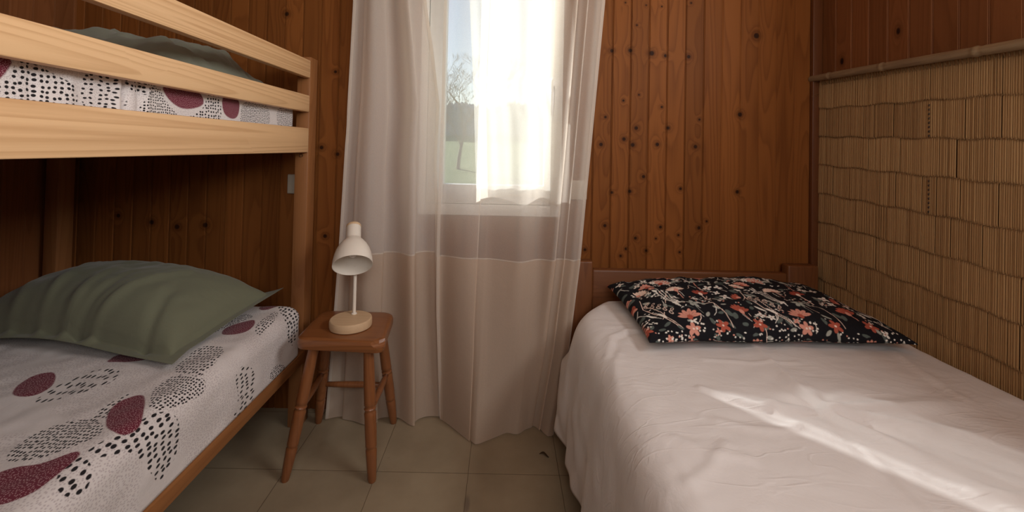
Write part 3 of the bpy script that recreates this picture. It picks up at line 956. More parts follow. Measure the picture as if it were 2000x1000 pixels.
# floral print, drawn motif by motif in cloth coordinates
def floral_canvas(W, D, res=.001):
    nx, ny = int(W / res), int(D / res)
    X, Y = np.meshgrid((np.arange(nx) + .5) * res, (np.arange(ny) + .5) * res, indexing='ij')
    C = np.zeros((nx, ny, 3)); C[:] = (.010, .010, .013)
    cream = (.85, .66, .56); pink = (.66, .30, .23); coral = (.42, .10, .065); red = (.36, .075, .05); white = (.80, .78, .72); grey = (.36, .38, .34); green = (.10, .125, .115)
    def blend(m, d, col):
        a = np.clip(.5 - d / (res * 1.2), 0, 1)[..., None]
        C[m] = C[m] * (1 - a) + np.array(col) * a
    def win(cx, cy, r):
        i0, i1 = max(0, int((cx - r) / res)), min(nx, int((cx + r) / res) + 1)
        j0, j1 = max(0, int((cy - r) / res)), min(ny, int((cy + r) / res) + 1)
        if i1 <= i0 or j1 <= j0: return None
        return (slice(i0, i1), slice(j0, j1))
    def ellipse(cx, cy, a, b, rot, col, ring=0.):
        m = win(cx, cy, max(a, b) * 1.2 + .002)
        if m is None: return
        x, y = X[m] - cx, Y[m] - cy
        c, s_ = math.cos(rot), math.sin(rot)
        p, q = x * c + y * s_, -x * s_ + y * c
        d = (np.hypot(p / a, q / b) - 1) * min(a, b)
        if ring: d = np.abs(d) - ring
        blend(m, d, col)
    def stroke(pts, w, col):
        for (ax, ay), (bx, by) in zip(pts[:-1], pts[1:]):
            m = win((ax + bx) / 2, (ay + by) / 2, math.hypot(bx - ax, by - ay) / 2 + w * 2)
            if m is None: continue
            ex, ey = bx - ax, by - ay
            t = np.clip(((X[m] - ax) * ex + (Y[m] - ay) * ey) / (ex * ex + ey * ey + 1e-12), 0, 1)
            blend(m, np.hypot(X[m] - ax - ex * t, Y[m] - ay - ey * t) - w, col)
    def fan(cx, cy, R, col, *aa):
        halo = (.010, .010, .013)
        ellipse(cx + .4 * R * math.cos(aa[2] if len(aa) > 2 else 1.57), cy + .4 * R * math.sin(aa[2] if len(aa) > 2 else 1.57), R * .85, R * .7, 0, halo)
        fan_(cx, cy, R * .86, col, *aa)
    def fan_(cx, cy, R, col, col2, n=6, up=math.pi / 2, spread=2.3, stem=None, outline=False):
        for k in range(n):
            a = up + spread * (k / (n - 1) - .5)
            if outline: ellipse(cx + R * .62 * math.cos(a), cy + R * .62 * math.sin(a), R * .52, R * .27, a, white, .0008)
            ellipse(cx + R * .58 * math.cos(a), cy + R * .58 * math.sin(a), R * .44, R * .185, a, col)
            stroke([(cx + R * .3 * math.cos(a), cy + R * .3 * math.sin(a)), (cx + R * .7 * math.cos(a), cy + R * .7 * math.sin(a))], .0006, tuple(.6 * q for q in col))
        ellipse(cx, cy, R * .30, R * .24, up, col2)
        if stem: stroke([(cx, cy - R * .2), (cx + stem[0], cy + stem[1])], .0014, cream if col2 == cream else pink)
    def petal_flower(cx, cy, R, n, col, rot=0., mid=coral):
        for k in range(n):
            a = rot + TAU * k / n
            ellipse(cx + R * .58 * math.cos(a), cy + R * .58 * math.sin(a), R * .46, R * .3, a, col)
        ellipse(cx, cy, R * .16, R * .16, 0, mid)
    def cluster(cx, cy, w, h, n, seed, sz=.0032):
        r = np.random.default_rng(seed)
        for k in range(n):
            ellipse(cx + r.uniform(-w, w), cy + r.uniform(-h, h), sz * r.uniform(.7, 1.25), sz * r.uniform(.6, .9), r.uniform(0, 3), white if r.random() < .8 else pink)
    rf = np.random.default_rng(44)
    for k in range(400):
        x, y = rf.uniform(0, W), rf.uniform(0, D); a = rf.uniform(0, 3.1); q = rf.random()
        if q < .38: ellipse(x, y, rf.uniform(.008, .014), rf.uniform(.004, .006), a, green if rf.random() < .7 else grey)
        elif q < .62: cluster(x, y, .016, .014, int(rf.integers(4, 9)), int(rf.integers(1e6)), .0026)
        elif q < .80: petal_flower(x, y, rf.uniform(.009, .013), 4 if rf.random() < .6 else 5, white if rf.random() < .7 else pink, a)
        else: stroke([(x, y), (x + .012 * math.cos(a), y + .012), (x + .020 * math.cos(a), y + .03)], .0009, white if rf.random() < .6 else cream)
    P = .33
    PV = .40
    for tu in (-1, 0, 1, 2):
        for tv in (-1, 0, 1):
            ox, oy = tu * P + .09, tv * PV + .035
            o = lambda x, y: (ox + x, oy + y)
            for i, (x, y, a, b, rt, col) in enumerate([(.175, .05, .014, .007, 2.0, green), (.188, .04, .013, .007, 1.2, green), (.197, .155, .012, .007, 2.4, green), (.255, .255, .016, .008, .1, green), (.268, .20, .012, .007, .5, green), (.008, .11, .013, .006, 1.3, grey), (.262, .08, .009, .006, 1., green), (.02, .10, .011, .005, 2.2, green), (.19, .21, .009, .007, .6, green), (.30, .30, .016, .006, .8, green), (.14, .355, .014, .006, .3, green), (.05, .36, .013, .006, 2.5, green), (.235, .33, .013, .006, 1.5, green), (.31, .02, .013, .005, .6, green), (.11, .02, .012, .006, 1.6, green), (.30, .16, .012, .006, 2.2, grey)]):
                ellipse(*o(x, y), a, b, rt, col)
            for k, (tx, ty) in enumerate(((.011, .205), (.021, .218), (.034, .20), (.047, .195))):
                stroke([o(.045, .085), o((.045 + tx) / 2 - .004, .15), o(tx, ty)], .0011, white)
                ellipse(*o(tx, ty), .009, .004, 2.0 - .25 * k, white)
            stroke([o(.335, .01), o(.30, .07), o(.28, .13), o(.29, .19)], .0011, cream)
            for k in range(5):
                q = o(.295 + .012 * k, .145 - .018 * k)
                ellipse(q[0] + .004, q[1] + .008, .007, .0038, .9, cream, .0008); ellipse(q[0] - .004, q[1] - .006, .007, .0038, 1.9, cream, .0008)
            stroke([o(.345, .0), o(.32, .05), o(.305, .10), o(.29, .15)], .0009, cream)
            ellipse(*o(.285, .075), .017, .004, 2.2, white); ellipse(*o(.31, .06), .017, .004, 2.1, white)
            stroke([o(.125, .10), o(.15, .10), o(.165, .05), o(.162, .0)], .0011, cream); ellipse(*o(.122, .10), .007, .006, 0, grey)
            stroke([o(.165, .29), o(.15, .34)], .0012, white); stroke([o(.176, .28), o(.17, .23), o(.18, .2)], .0012, pink)
            fan(*o(.081, .205), .036, cream, pink, 9, math.pi / 2, 2.7, (.002, -.05))
            fan(*o(.156, .187), .031, red, cream, 5, math.pi / 2, 2.6, (-.002, -.07))
            fan(*o(.051, .036), .038, pink, coral, 6, math.pi / 2, 2.7)
            fan(*o(.218, .060), .037, coral, pink, 6, math.pi / 2, 2.2, (.006, -.03))
            fan(*o(.262, .150), .028, coral, pink, 5, math.pi * .8, 2.0)
            fan(*o(.062, .285), .036, pink, coral, 7, 1.0, 2.9, None, True)
            fan(*o(.004, .255), .030, pink, coral, 7, 1.3, 2.6)
            fan(*o(.225, .345), .030, pink, coral, 7, 1.5, 2.8)
            fan(*o(.09, .345), .026, pink, coral, 6, 2.0, 2.8)
            fan(*o(.30, .235), .030, cream, pink, 7, .7, 2.4)
            petal_flower(*o(.087, .10), .020, 5, grey, .3, green); stroke([o(.088, .09), o(.097, .05)], .001, grey)
            for (x, y, R_, c) in ((.20, .232, .015, white), (.234, .224, .014, white), (.22, .158, .016, white), (.017, .325, .014, white), (.037, .30, .013, white), (.007, .305, .012, grey), (.27, .34, .014, white), (.125, .31, .015, white)):
                petal_flower(*o(x, y), R_, 4 if R_ > .0135 else 5, c, x * 40)
            for (x, y) in ((.115, .285), (.136, .33), (.178, .29), (.315, .355)):
                for k in range(3):
                    ellipse(*o(x + .008 * (k - 1), y + .004 * (k % 2)), .009, .007, k, grey)
            for (x, y) in ((.045, .0), (.135, .01), (.245, .015)):
                petal_flower(*o(x, y - .005), .02, 5, coral if x > .1 else pink, x * 60, cream)
            cluster(*o(.125, .135), .028, .03, 16, 1); cluster(*o(.27, .035), .024, .016, 13, 2); cluster(*o(.33, .20), .02, .02, 11, 3)
            cluster(*o(.215, .29), .02, .03, 16, 4); cluster(*o(.065, .0), .02, .012, 9, 5); cluster(*o(.175, .12), .015, .02, 7, 6)
            cluster(*o(.02, .18), .015, .015, 6, 7); cluster(*o(.02, .37), .03, .02, 12, 8, .0028); cluster(*o(.17, .37), .03, .02, 12, 9, .0028)
            cluster(*o(.29, .38), .03, .02, 12, 10, .0028)
    return C

FW, FD = .775, .43
Mp = Matrix.Translation((.795, 1.420, .536)) @ Matrix.Rotation(math.radians(2), 4, 'Z')
def folds_fl(x, y):
    return .006 * np.exp(-((x + .30 + .3 * (y - .1)) / .02) ** 2) - .008 * np.exp(-((x + .335 - .1 * y) / .018) ** 2)
fl, px, py = pillow('pillow', FW, FD, .070, M_floral, Mp, 'black floral pillow with pink and white flowers at the head of the white bed', 620, 360, 0., .045, 12, .005,
                    lift=lambda x, y: .016 * np.clip((y + .05) / .25, 0, 1) - .006 * np.clip((x - .28) / .1, 0, 1) + .002 * np.sin(x * 21), flat=.30, pw=.40, top_extra=folds_fl, loc=(.795, 1.432, .512))
CV = floral_canvas(FW + .02, FD + .16)
ii = np.clip(((px + FW / 2) / .001).astype(int), 0, CV.shape[0] - 1)
jj = np.clip((py / .001).astype(int), 0, CV.shape[1] - 1)
cc = CV[ii, jj]; cc = np.concatenate([cc, cc]); cc = np.concatenate([cc, np.ones((len(cc), 1))], 1)
set_attr(fl, 'print', cc)

# ------------------------------------------------------------------ right bed
bed = thing('single_bed', (.76, .66, 0), 'low brown wooden single bed frame with headboard at the back wall', 'bed')
HX0, HX1, HX2, HX3 = .236, .356, 1.116, 1.236
def hpost(x0, x1):
    mb = MB(); mb.box(x0, x1, 1.662, 1.706, 0, .632, .007, 3)
    return mb.build('headboard_post', M_bedZ, bed, auto=.6)
hpost(HX0, HX1); hpost(HX2, HX3)
MB().box(HX1 - .002, HX2 + .002, 1.668, 1.700, .33, .600, .009, 3).build('headboard', M_bedX, bed, auto=.6)
MB().box(.262, .285, -.32, 1.662, .17, .27, .003).build('side_rail', M_bedY, bed, auto=.6)
MB().box(1.222, 1.236, -.32, 1.662, .17, .27, .003).build('side_rail', M_bedY, bed, auto=.6)
MB().box(.285, 1.222, -.30, 1.655, .205, .235).build('slat_base', M_bedX, bed)
for x0, x1 in ((.24, .30), (1.175, 1.236)):
    MB().box(x0, x1, -.38, -.32, 0, .42, .004).build('foot_post', M_bedZ, bed, auto=.6)

mt, S, T = mattress_mesh('mattress', .300, 1.219, .2355, .470, -.31, 1.645, .06, M_beige_mattress, .45, .03, (.77, .66, .2355), wr=.001, seed=2, head_cut=.10)
tag(mt, 'beige mattress under the white bed cover', 'mattress')

def bed_cover():
    ys = np.concatenate([np.linspace(-.31, .5, 40)[:-1], np.arange(.5, 1.578, .0062), [1.583, 1.592, 1.598]])
    # across: left hem up to the top and over to the mat side, then tucked
    prof = [(.212, .115), (.218, .20), (.229, .30), (.243, .385), (.256, .44), (.271, .470), (.296, .489), (.33, .496)]
    P = []
    for a, b_ in zip(prof[:-1], prof[1:]):
        n = max(2, int(math.hypot(b_[0] - a[0], b_[1] - a[1]) / .008))
        for k in range(n): P.append((a[0] + (b_[0] - a[0]) * k / n, a[1] + (b_[1] - a[1]) * k / n))
    # smooth the profile
    P = np.array(P)
    for _ in range(6):
        Q = P.copy(); Q[1:-1] = (P[:-2] + 2 * P[1:-1] + P[2:]) / 4; P = Q
    xs = np.arange(.33, 1.225, .0062)
    top = np.stack([xs, np.full_like(xs, .496)], -1)
    edge = np.array([(1.236, .494), (1.247, .487), (1.253, .474), (1.2545, .45), (1.255, .40), (1.255, .33)])
    P = np.concatenate([P, top, edge])
    A, B = len(P), len(ys)
    d = np.concatenate([[0], np.cumsum(np.hypot(*np.diff(P, axis=0).T))])
    X = np.repeat(P[:, 0][:, None], B, 1); Z = np.repeat(P[:, 1][:, None], B, 1); Y = np.repeat(ys[None, :], A, 0)
    S = np.repeat(d[:, None], B, 1)
    side = np.clip((.49 - Z) / .37, 0, 1) * (X < .4)
    topm = np.clip((Z - .47) / .02, 0, 1)
    # drape folds of the hanging side
    w = np.sin(Y * 23 + 1.2 + 1.5 * np.sin(Y * 5)) * .007 + np.sin(Y * 51 + 4 * Z) * .003 + wave_noise(Y, Z, 4., 31) * .005
    X = X + side * w - side * .012 * np.exp(-((Y - 1.47) / .07) ** 2)
    # longer, uneven hem
    Z = Z + side ** 3 * (.012 * np.sin(Y * 6.1) + .006 * np.sin(Y * 17) - .01)
    # head corner swings round
    e = np.clip((Y - 1.44) / .158, 0, 1)
    X = X + np.where(X < .75, .08 * e ** 2 * np.clip((.75 - X) / .45, 0, 1) * np.clip((Z - .28) / .12, 0, 1), 0)
    Z = Z - topm * .0 * e
    # gentle dome
    dome = .010 * np.sin(np.clip((X - .25) / 1.0, 0, 1) * math.pi)
    h = dome
    def ridge(pts, wd, ht, fall=None):
        best = np.full(X.shape, 9.)
        for (ax, ay), (bx, by) in zip(pts[:-1], pts[1:]):
            ex, ey = bx - ax, by - ay
            t = np.clip(((X - ax) * ex + (Y - ay) * ey) / (ex * ex + ey * ey), 0, 1)
            best = np.minimum(best, np.hypot(X - ax - ex * t, Y - ay - ey * t))
        return ht * np.exp(-(best / wd) ** 2)
    CX, CY = .715, .935
    h = h + ridge([(.738, 1.27), (.722, 1.10), (.715, 1.02), (CX, CY), (.70, .84), (.688, .70), (.675, .5)], .010, .0042)
    h = h + ridge([(.738, 1.27), (.722, 1.10), (.715, 1.02)], .035, .004)
    # pulled knot and the pleats running out of it
    for (ang, ln, wd, ht) in ((8, .34, .020, .012), (-14, .30, .016, .009), (-38, .20, .016, -.008), (38, .12, .016, .007), (-62, .26, .020, .008), (-100, .2, .016, -.007), (168, .13, .014, .007), (190, .16, .016, -.006), (150, .1, .014, -.006), (75, .10, .012, .006), (110, .12, .012, -.005)):
        a = math.radians(ang)
        dx, dy = math.cos(a), math.sin(a)
        t = (X - CX) * dx + (Y - CY) * dy; q = -(X - CX) * dy + (Y - CY) * dx
        h = h + ht * np.exp(-(q / (wd * (.55 + .8 * np.clip(t / ln, 0, 1)))) ** 2) * np.clip(t / .02, 0, 1) * np.exp(-(np.maximum(t, 0) / ln) ** 2)
    r2 = (X - CX) ** 2 + (Y - CY) ** 2
    h = h + .007 * np.exp(-r2 / .014 ** 2)
    # long folds of the middle and left part
    h = h + ridge([(.30, 1.20), (.335, 1.30), (.40, 1.345), (.50, 1.335)], .010, .004) - ridge([(.315, 1.18), (.35, 1.28), (.41, 1.325), (.50, 1.32)], .010, .003)
    h = h + ridge([(.55, 1.16), (.68, 1.145), (.80, 1.15)], .007, .003)
    h = h + ridge([(.28, 1.02), (.30, 1.12), (.33, 1.2)], .012, .004)
    h = h + ridge([(.48, 1.02), (.52, .98), (.58, .95), (.62, .97)], .010, .005) - ridge([(.49, 1.0), (.53, .96), (.59, .93)], .010, .004)
    h = h + ridge([(.46, .90), (.52, .88), (.57, .87), (.62, .89)], .010, .004)
    h = h + ridge([(.35, .85), (.40, .80), (.46, .79)], .012, .004) + ridge([(.33, .74), (.38, .77), (.44, .83)], .012, .004)
    h = h + ridge([(1.14, 1.24), (1.10, 1.12), (1.08, 1.0)], .016, .005)
    h = h + ridge([(.80, .72), (.92, .70), (1.04, .71)], .014, .005)
    h = h + wave_noise(X, Y, 4.5, 21) * .0018 + wave_noise(X, Y, 11., 22) * .0007 + np.abs(wave_noise(X, Y, 9., 23, stretch=(.6, 1.4))) * .0008
    Z = Z + h * topm
    X = X + side * wave_noise(Y, Z, 9., 41) * .0035 * (1 - topm)
    X = np.minimum(X, 1.256)
    v = np.stack([X, Y, Z], -1).reshape(-1, 3)
    o = mesh_obj('bed_cover', v, grid_faces(A, B), M_white_sheet, None, True, (.76, .66, .496))
    so = o.modifiers.new('thickness', 'SOLIDIFY'); so.thickness = .0016; so.offset = 1.
    tag(o, 'creased white cotton bed cover draped over the right hand bed', 'bed cover')
bed_cover()

# ------------------------------------------------------------------ straw mat on the right wall
def straw_mat():
    t = thing('straw_mat', (1.262, .70, .10), 'woven straw mat hung from a bamboo pole on the right wall', 'wall mat')
    def sag(y): return .036 * (y - 1.71)
    r = np.random.default_rng(3)
    rows = 10
    ztop = 1.362
    hrow = .1126
    y0, y1 = -.30, 1.716
    V = []; F = []; TN = []
    prev = None
    for k in range(rows):
        zt0 = ztop - k * hrow; zb0 = zt0 - hrow
        y = y1
        rowt = r.uniform(-.08, .08)
        grp = 0; goff = 0; gt = 0
        patch = r.uniform(0, 6)
        while y > y0:
            w = r.uniform(.0038, .0064)
            if grp <= 0:
                grp = int(r.integers(3, 12)); goff = r.uniform(-.0012, .0012); gt = r.uniform(-.13, .13); first = True
            else:
                first = False
            grp -= 1
            gap = r.uniform(.0006, .0013) if first and r.random() < .5 else .0002
            ya, yb = y - gap, y - gap - w
            y = yb
            ym = (ya + yb) / 2
            sg = sag(ym)
            zt = zt0 + sg + .004; zb = zb0 + sg + r.uniform(-.0016, .0016) + .0025 * math.sin(ym * 41 + k)
            xo = r.uniform(-.0006, .0006) + goff
            tint = .5 + rowt + gt + r.uniform(-.16, .16)
            if k == 1 and 1.50 > 0 and ym > 1.30: tint -= .22      # a darker stretch of the second row
            base = len(V)
            # three-sided reed, belly towards the room; it leans out towards its lower end
            for zz, xx in ((zt, 1.2680), (zt - .010, 1.2664), ((zt + zb) / 2, 1.2658), (zb + .008, 1.2650), (zb, 1.2664)):
                V += [(xx + xo + .0012, ya, zz), (xx + xo - .0003, ya - w * .28, zz), (xx + xo - .0003, yb + w * .28, zz), (xx + xo + .0012, yb, zz)]
                TN += [tint] * 4
            for q in range(4):
                for c in range(3):
                    a = base + q * 4 + c
                    F.append((a, a + 4, a + 5, a + 1))
            a = base + 16
            F.append((a, a + 3, a + 2, a + 1))
    # backing layer of reeds
    b0 = len(V)
    V += [(1.2735, y0, .24), (1.2735, y1, .24), (1.2735, y1, ztop + .01), (1.2735, y0, ztop + .01 + sag(y0))]
    F.append((b0, b0 + 3, b0 + 2, b0 + 1)); TN += [.1] * 4
    o = mesh_obj('reed_panel', V, F, M_straw, t, False)
    set_attr(o, 'tint', np.array(TN))
    # stitching along the foot of every row
    mb = MB()
    for k in range(1, rows):
        z0 = ztop - k * hrow
        pts = []
        yy = y1 - .002
        i = 0
        while yy > .2:
            pts.append((1.2628 + .0012 * (i % 2), yy, z0 + sag(yy) + .0022 * (1 if i % 2 else -1) + .0025 * math.sin(yy * 41 + k - 1) + .002)); yy -= .0045; i += 1
        mb.tube(pts, .0007, 4, False)
    mb.build('stitching', M_thread, t, True)
    # short dark stitches running down one seam
    for row in (1, 3):
        mb = MB()
        for z_ in np.arange(.0, .10, .013):
            zc = ztop - row * hrow - .01 - z_
            yy = 1.262
            mb.tube([(1.2632, yy, zc + sag(yy)), (1.2618, yy + .002, zc + sag(yy) - .003), (1.2632, yy + .001, zc + sag(yy) - .006)], .0016, 6)
        mb.build('side_stitch', M_bolt, t, True)
    # bamboo pole with nodes
    pts = []; rad = []
    nodes = [1.63, 1.40, 1.12, .80, .45, .1, -.2]
    ys = np.linspace(1.726, -.36, 420)
    for y in ys:
        rr = .0125 + .0025 * (1.73 - y) / 1.0 * .6
        rr = min(rr, .016)
        for n_ in nodes:
            rr += .0022 * math.exp(-((y - n_) / .006) ** 2) - .001 * math.exp(-((y - n_ + .012) / .006) ** 2)
        pts.append((1.247 + .002 * math.sin(y * 3), y, 1.371 + .036 * (y - 1.71) + .002 * math.sin(y * 5))); rad.append(rr)
    mb = MB().tube(pts, rad, 18)
    p_ = mb.build('bamboo_pole', M_bamboo, t, auto=.8)
    p_['label'] = 'jointed bamboo pole along the top of the mat'
    # loops that tie the mat to the pole
    mb = MB()
    yy = 1.69
    while yy > .3:
        z_ = 1.371 + .036 * (yy - 1.71)
        mb.tube([(1.2655, yy, z_ - .026), (1.2600, yy - .001, z_ - .014), (1.2640, yy - .002, z_ - .010)], .0011, 5)
        yy -= .011
    mb.build('tie_loops', M_thread, t, True)
    # loose straw wisps at the edge
    for wisp in (
     ([(1.266, 1.712, 1.305), (1.255, 1.700, 1.310), (1.235, 1.690, 1.306), (1.218, 1.688, 1.296)], [.0008, .0007, .0006, .0004]),
     ([(1.266, 1.712, 1.30), (1.25, 1.705, 1.302), (1.23, 1.70, 1.297)], [.0007, .0006, .0004]),
     ([(1.266, 1.713, .955), (1.258, 1.708, .968), (1.252, 1.707, .962)], [.0008, .0006, .0004])):
        MB().tube(wisp[0], wisp[1], 5).build('loose_straw', M_straw, t, True)
straw_mat()

# ------------------------------------------------------------------ stool
def stool():
    t = thing('stool', (-.52, 1.49, 0), 'red brown wooden stool with turned legs and a chipped seat corner beside the curtain', 'stool')
    # seat outline, slightly bowed front and back, rounded corners, chip in the front right corner
    fl_, fr_, br_, bl_ = Vector((-.655, 1.362)), Vector((-.366, 1.346)), Vector((-.396, 1.598)), Vector((-.668, 1.600))
    def corner(p, a, b, r, n=8):
        da = (a - p).normalized(); db = (b - p).normalized()
        s_, e = p + da * r, p + db * r
        return [s_.lerp(p, k / n).lerp(p.lerp(e, k / n), k / n) for k in range(n + 1)]
    out = corner(fl_, bl_, fr_, .035)
    out += corner(fr_, fl_, br_, .03)
    out += corner(br_, fr_, bl_, .045) + corner(bl_, br_, fl_, .04)
    n = len(out)
    c = Vector((sum(p.x for p in out) / n, sum(p.y for p in out) / n))
    zt, zb = .448, .408
    bm = bmesh.new()
    rings = []
    for ins, z in ((.012, zb), (.003, zb + .004), (0, zb + .012), (0, zt - .013), (.003, zt - .005), (.010, zt - .001), (.02, zt)):
        ring = []
        for p in out:
            d = (p - c); q = p - d.normalized() * ins
            ring.append(bm.verts.new((q.x, q.y, z)))
        rings.append(ring)
    for a, b_ in zip(rings[:-1], rings[1:]):
        for k in range(n):
            bm.faces.new((a[k], a[(k + 1) % n], b_[(k + 1) % n], b_[k]))
    bm.faces.new(rings[-1]); bm.faces.new(rings[0][::-1])
    bmesh.ops.recalc_face_normals(bm, faces=bm.faces[:])
    mb = MB(); mb.bm(bm)
    seat = mb.build('seat', M_stoolX, t, auto=.5)
    # chip: cut a rounded notch out of the corner edge
    cb = MB()
    cb.lathe([(.0005, -.03), (.014, -.026), (.017, 0), (.014, .026), (.0005, .03)], Matrix.Translation((-.376, 1.362, .452)) @ Matrix.Rotation(.8, 4, 'Z') @ Matrix.Rotation(math.pi / 2, 4, 'Y') @ Matrix.Diagonal((1.6, 1.15, 1.25, 1)), 16)
    cut = cb.build('chip_cutter', None, None)
    mod = seat.modifiers.new('chip', 'BOOLEAN'); mod.object = cut; mod.operation = 'DIFFERENCE'; mod.solver = 'EXACT'
    dg = bpy.context.evaluated_depsgraph_get()
    me = bpy.data.meshes.new_from_object(seat.evaluated_get(dg))
    seat.modifiers.clear(); seat.data = me
    me.name = 'seat'
    bpy.data.objects.remove(cut)
    feet = [((-.603, 1.392), (-.672, 1.362)), ((-.425, 1.385), (-.397, 1.367)), ((-.436, 1.560), (-.404, 1.655)), ((-.630, 1.560), (-.690, 1.648))]
    for (ax, ay), (bx, by) in feet:
        top = Vector((ax, ay, .412)); bot = Vector((bx, by, 0.0))
        prof = [(0, .0172), (.06, .0175), (.15, .0185), (.30, .0195), (.40, .0198), (.425, .0205), (.432, .0178), (.445, .0178), (.455, .0205), (.47, .0178), (.478, .0178), (.488, .0205), (.52, .020), (.62, .0202), (.72, .019), (.735, .0195), (.742, .0172), (.752, .0172), (.762, .019), (.80, .0185), (.90, .0165), (.985, .0140), (1.0, .012)]
        mb = MB().tube([top.lerp(bot, f) for f, _ in prof], [q * .92 for _, q in prof], 20)
        mb.build('leg', M_stoolZ, t, auto=.8)
    def at(i, f):
        (ax, ay), (bx, by) = feet[i]
        return Vector((ax, ay, .412)).lerp(Vector((bx, by, 0.)), f)
    def stretch(a, b_, r=.010):
        m = a.lerp(b_, .5)
        MB().tube([a, a.lerp(b_, .25), m, a.lerp(b_, .75), b_], [r * .8, r * 1.05, r * 1.2, r * 1.05, r * .8], 14).build('stretcher', M_stoolZ, t, True)
    stretch(at(0, .48), at(3, .48)); stretch(at(1, .48), at(2, .48))
    stretch(at(3, .60), at(2, .60)); 
stool()

# ------------------------------------------------------------------ lamp
def lamp():
    bx, by = -.510, 1.459
    t = thing('table_lamp', (bx, by, .449), 'small cream desk lamp with round pale wood foot on the stool', 'lamp')
    mb = MB().lathe([(.0005, .4487), (.062, .4487), (.0685, .4505), (.0695, .454), (.0695, .471), (.0680, .4755), (.0655, .477), (.0005, .477)], Matrix.Translation((bx, by, 0)), 56)
    mb.build('foot', M_lampwood, t, auto=.5)
    px_, py_ = -.5115, 1.493
    mb = MB().tube([(px_, py_, .474), (px_, py_, .57), (px_, py_, .645)], .0058, 16)
    mb.lathe([(.0095, .4768), (.0095, .480), (.0058, .482)], Matrix.Translation((px_, py_, 0)), 20)
    mb.build('pole', M_lampwhite, t, auto=.6)
    # shade leans forward: its mouth looks down and a little towards the room
    tilt = math.radians(-45)
    # local: mouth at z=0, crown upwards
    M = Matrix.Translation((-.4975, 1.4250, .664)) @ Matrix.Rotation(math.radians(19), 4, 'Z') @ Matrix.Rotation(tilt, 4, 'X')
    R = .0645
    outer = [(R, 0), (R * 1.0, .005), (.0632, .022), (.0600, .040), (.0545, .058), (.0470, .074), (.0380, .087), (.0300, .096), (.0262, .101), (.0252, .106), (.0252, .148), (.0245, .1505)]
    inner = [(.0245, .1505), (.0005, .1505)]
    wall = [(.0005, .095), (.022, .095), (.0285, .0935), (.0365, .085), (.0455, .0725), (.0530, .057), (.0585, .039), (.0617, .0215), (.0630, .005), (.0630, 0), (R, 0)]
    MB().lathe(outer + inner, M, 56).lathe(wall, M, 56).build('shade', M_lampwhite, t, auto=.6)
    sh = t.children[-1] if t.children[-1].name.startswith('shade') else [c for c in t.children if c.name.startswith('shade')][0]
    MB().lathe([(.0235, .1502), (.0252, .1508), (.0255, .1525), (.0255, .1575), (.0245, .1595), (.0005, .1595)], M, 40).build('shade_cap', M_lampwood, sh, auto=.5)
    MB().lathe([(.0005, .0955), (.014, .0945), (.014, .074), (.0005, .074)], M, 24).build('bulb_holder', M_lampwhite, sh, auto=.6)
    MB().lathe([(.0135, .0745), (.0145, .066), (.0165, .058), (.0172, .050), (.0150, .040), (.0095, .0345), (.0005, .0330)], M, 28).build('bulb', M_bulb, sh, True)
lamp()

# ------------------------------------------------------------------ a dry leaf on the floor
v = []; f = []
n = 11
for k in range(n):
    q = k / (n - 1)
    w = .0042 * math.sin(q * math.pi) ** .7 + .0004
    x = .145 + .032 * q; y = 1.502 - .012 * q + .004 * math.sin(q * 5); z = .0015 + .005 * math.sin(q * math.pi) ** 2
    v += [(x - .3 * w, y - w, z), (x, y, z - .001), (x + .3 * w, y + w, z + .001)]
for k in range(n - 1):
    a = 3 * k
    f += [(a, a + 1, a + 4, a + 3), (a + 1, a + 2, a + 5, a + 4)]
lf = mesh_obj('dry_leaf', v, f, M_leaf, None, True, (.16, 1.5, 0))
so = lf.modifiers.new('thickness', 'SOLIDIFY'); so.thickness = .0008
tag(lf, 'small curled brown leaf scrap on the floor tiles near the white bed', 'leaf')

# ------------------------------------------------------------------ outside the window
def lawn_z(y):
    return -.45 + 2.35 * np.clip((np.asarray(y, float) - 4.) / 23., 0, 1) ** 1.1
gy = np.concatenate([np.linspace(1.9, 30, 60), [90.]]); gx = np.linspace(-60, 60, 61)
GX, GY = np.meshgrid(gx, gy, indexing='ij')
structure(mesh_obj('lawn', np.stack([GX, GY, lawn_z(GY)], -1).reshape(-1, 3), grid_faces(len(gx), len(gy)), M_lawn, None, True, (0, 30, 0)))

def hedge():
    nx, nz = 420, 40
    r = np.random.default_rng(3)
    U, V = np.meshgrid(np.linspace(-26, 14, nx), np.linspace(0, 1, nz), indexing='ij')
    top = 1.95 + .14 * np.sin(U * .9) + .12 * np.sin(U * 2.3 + 1) + r.uniform(-.16, .16, (nx, 1))
    a = V * math.pi
    Y = 27 - np.sign(np.cos(a)) * np.abs(np.cos(a)) ** .5 * (1.1 + r.uniform(-.12, .12, U.shape))
    Z = lawn_z(Y) - .02 + np.sin(a) ** .45 * top + r.uniform(-.04, .04, U.shape) * (V > 0) * (V < 1)
    o = mesh_obj('hedge', np.stack([U, Y, Z], -1).reshape(-1, 3), grid_faces(nx, nz), M_hedge, None, True, (-6, 27, 1.9))
    tag(o, 'long bare grey hedge along the far side of the lawn', 'hedge')
hedge()

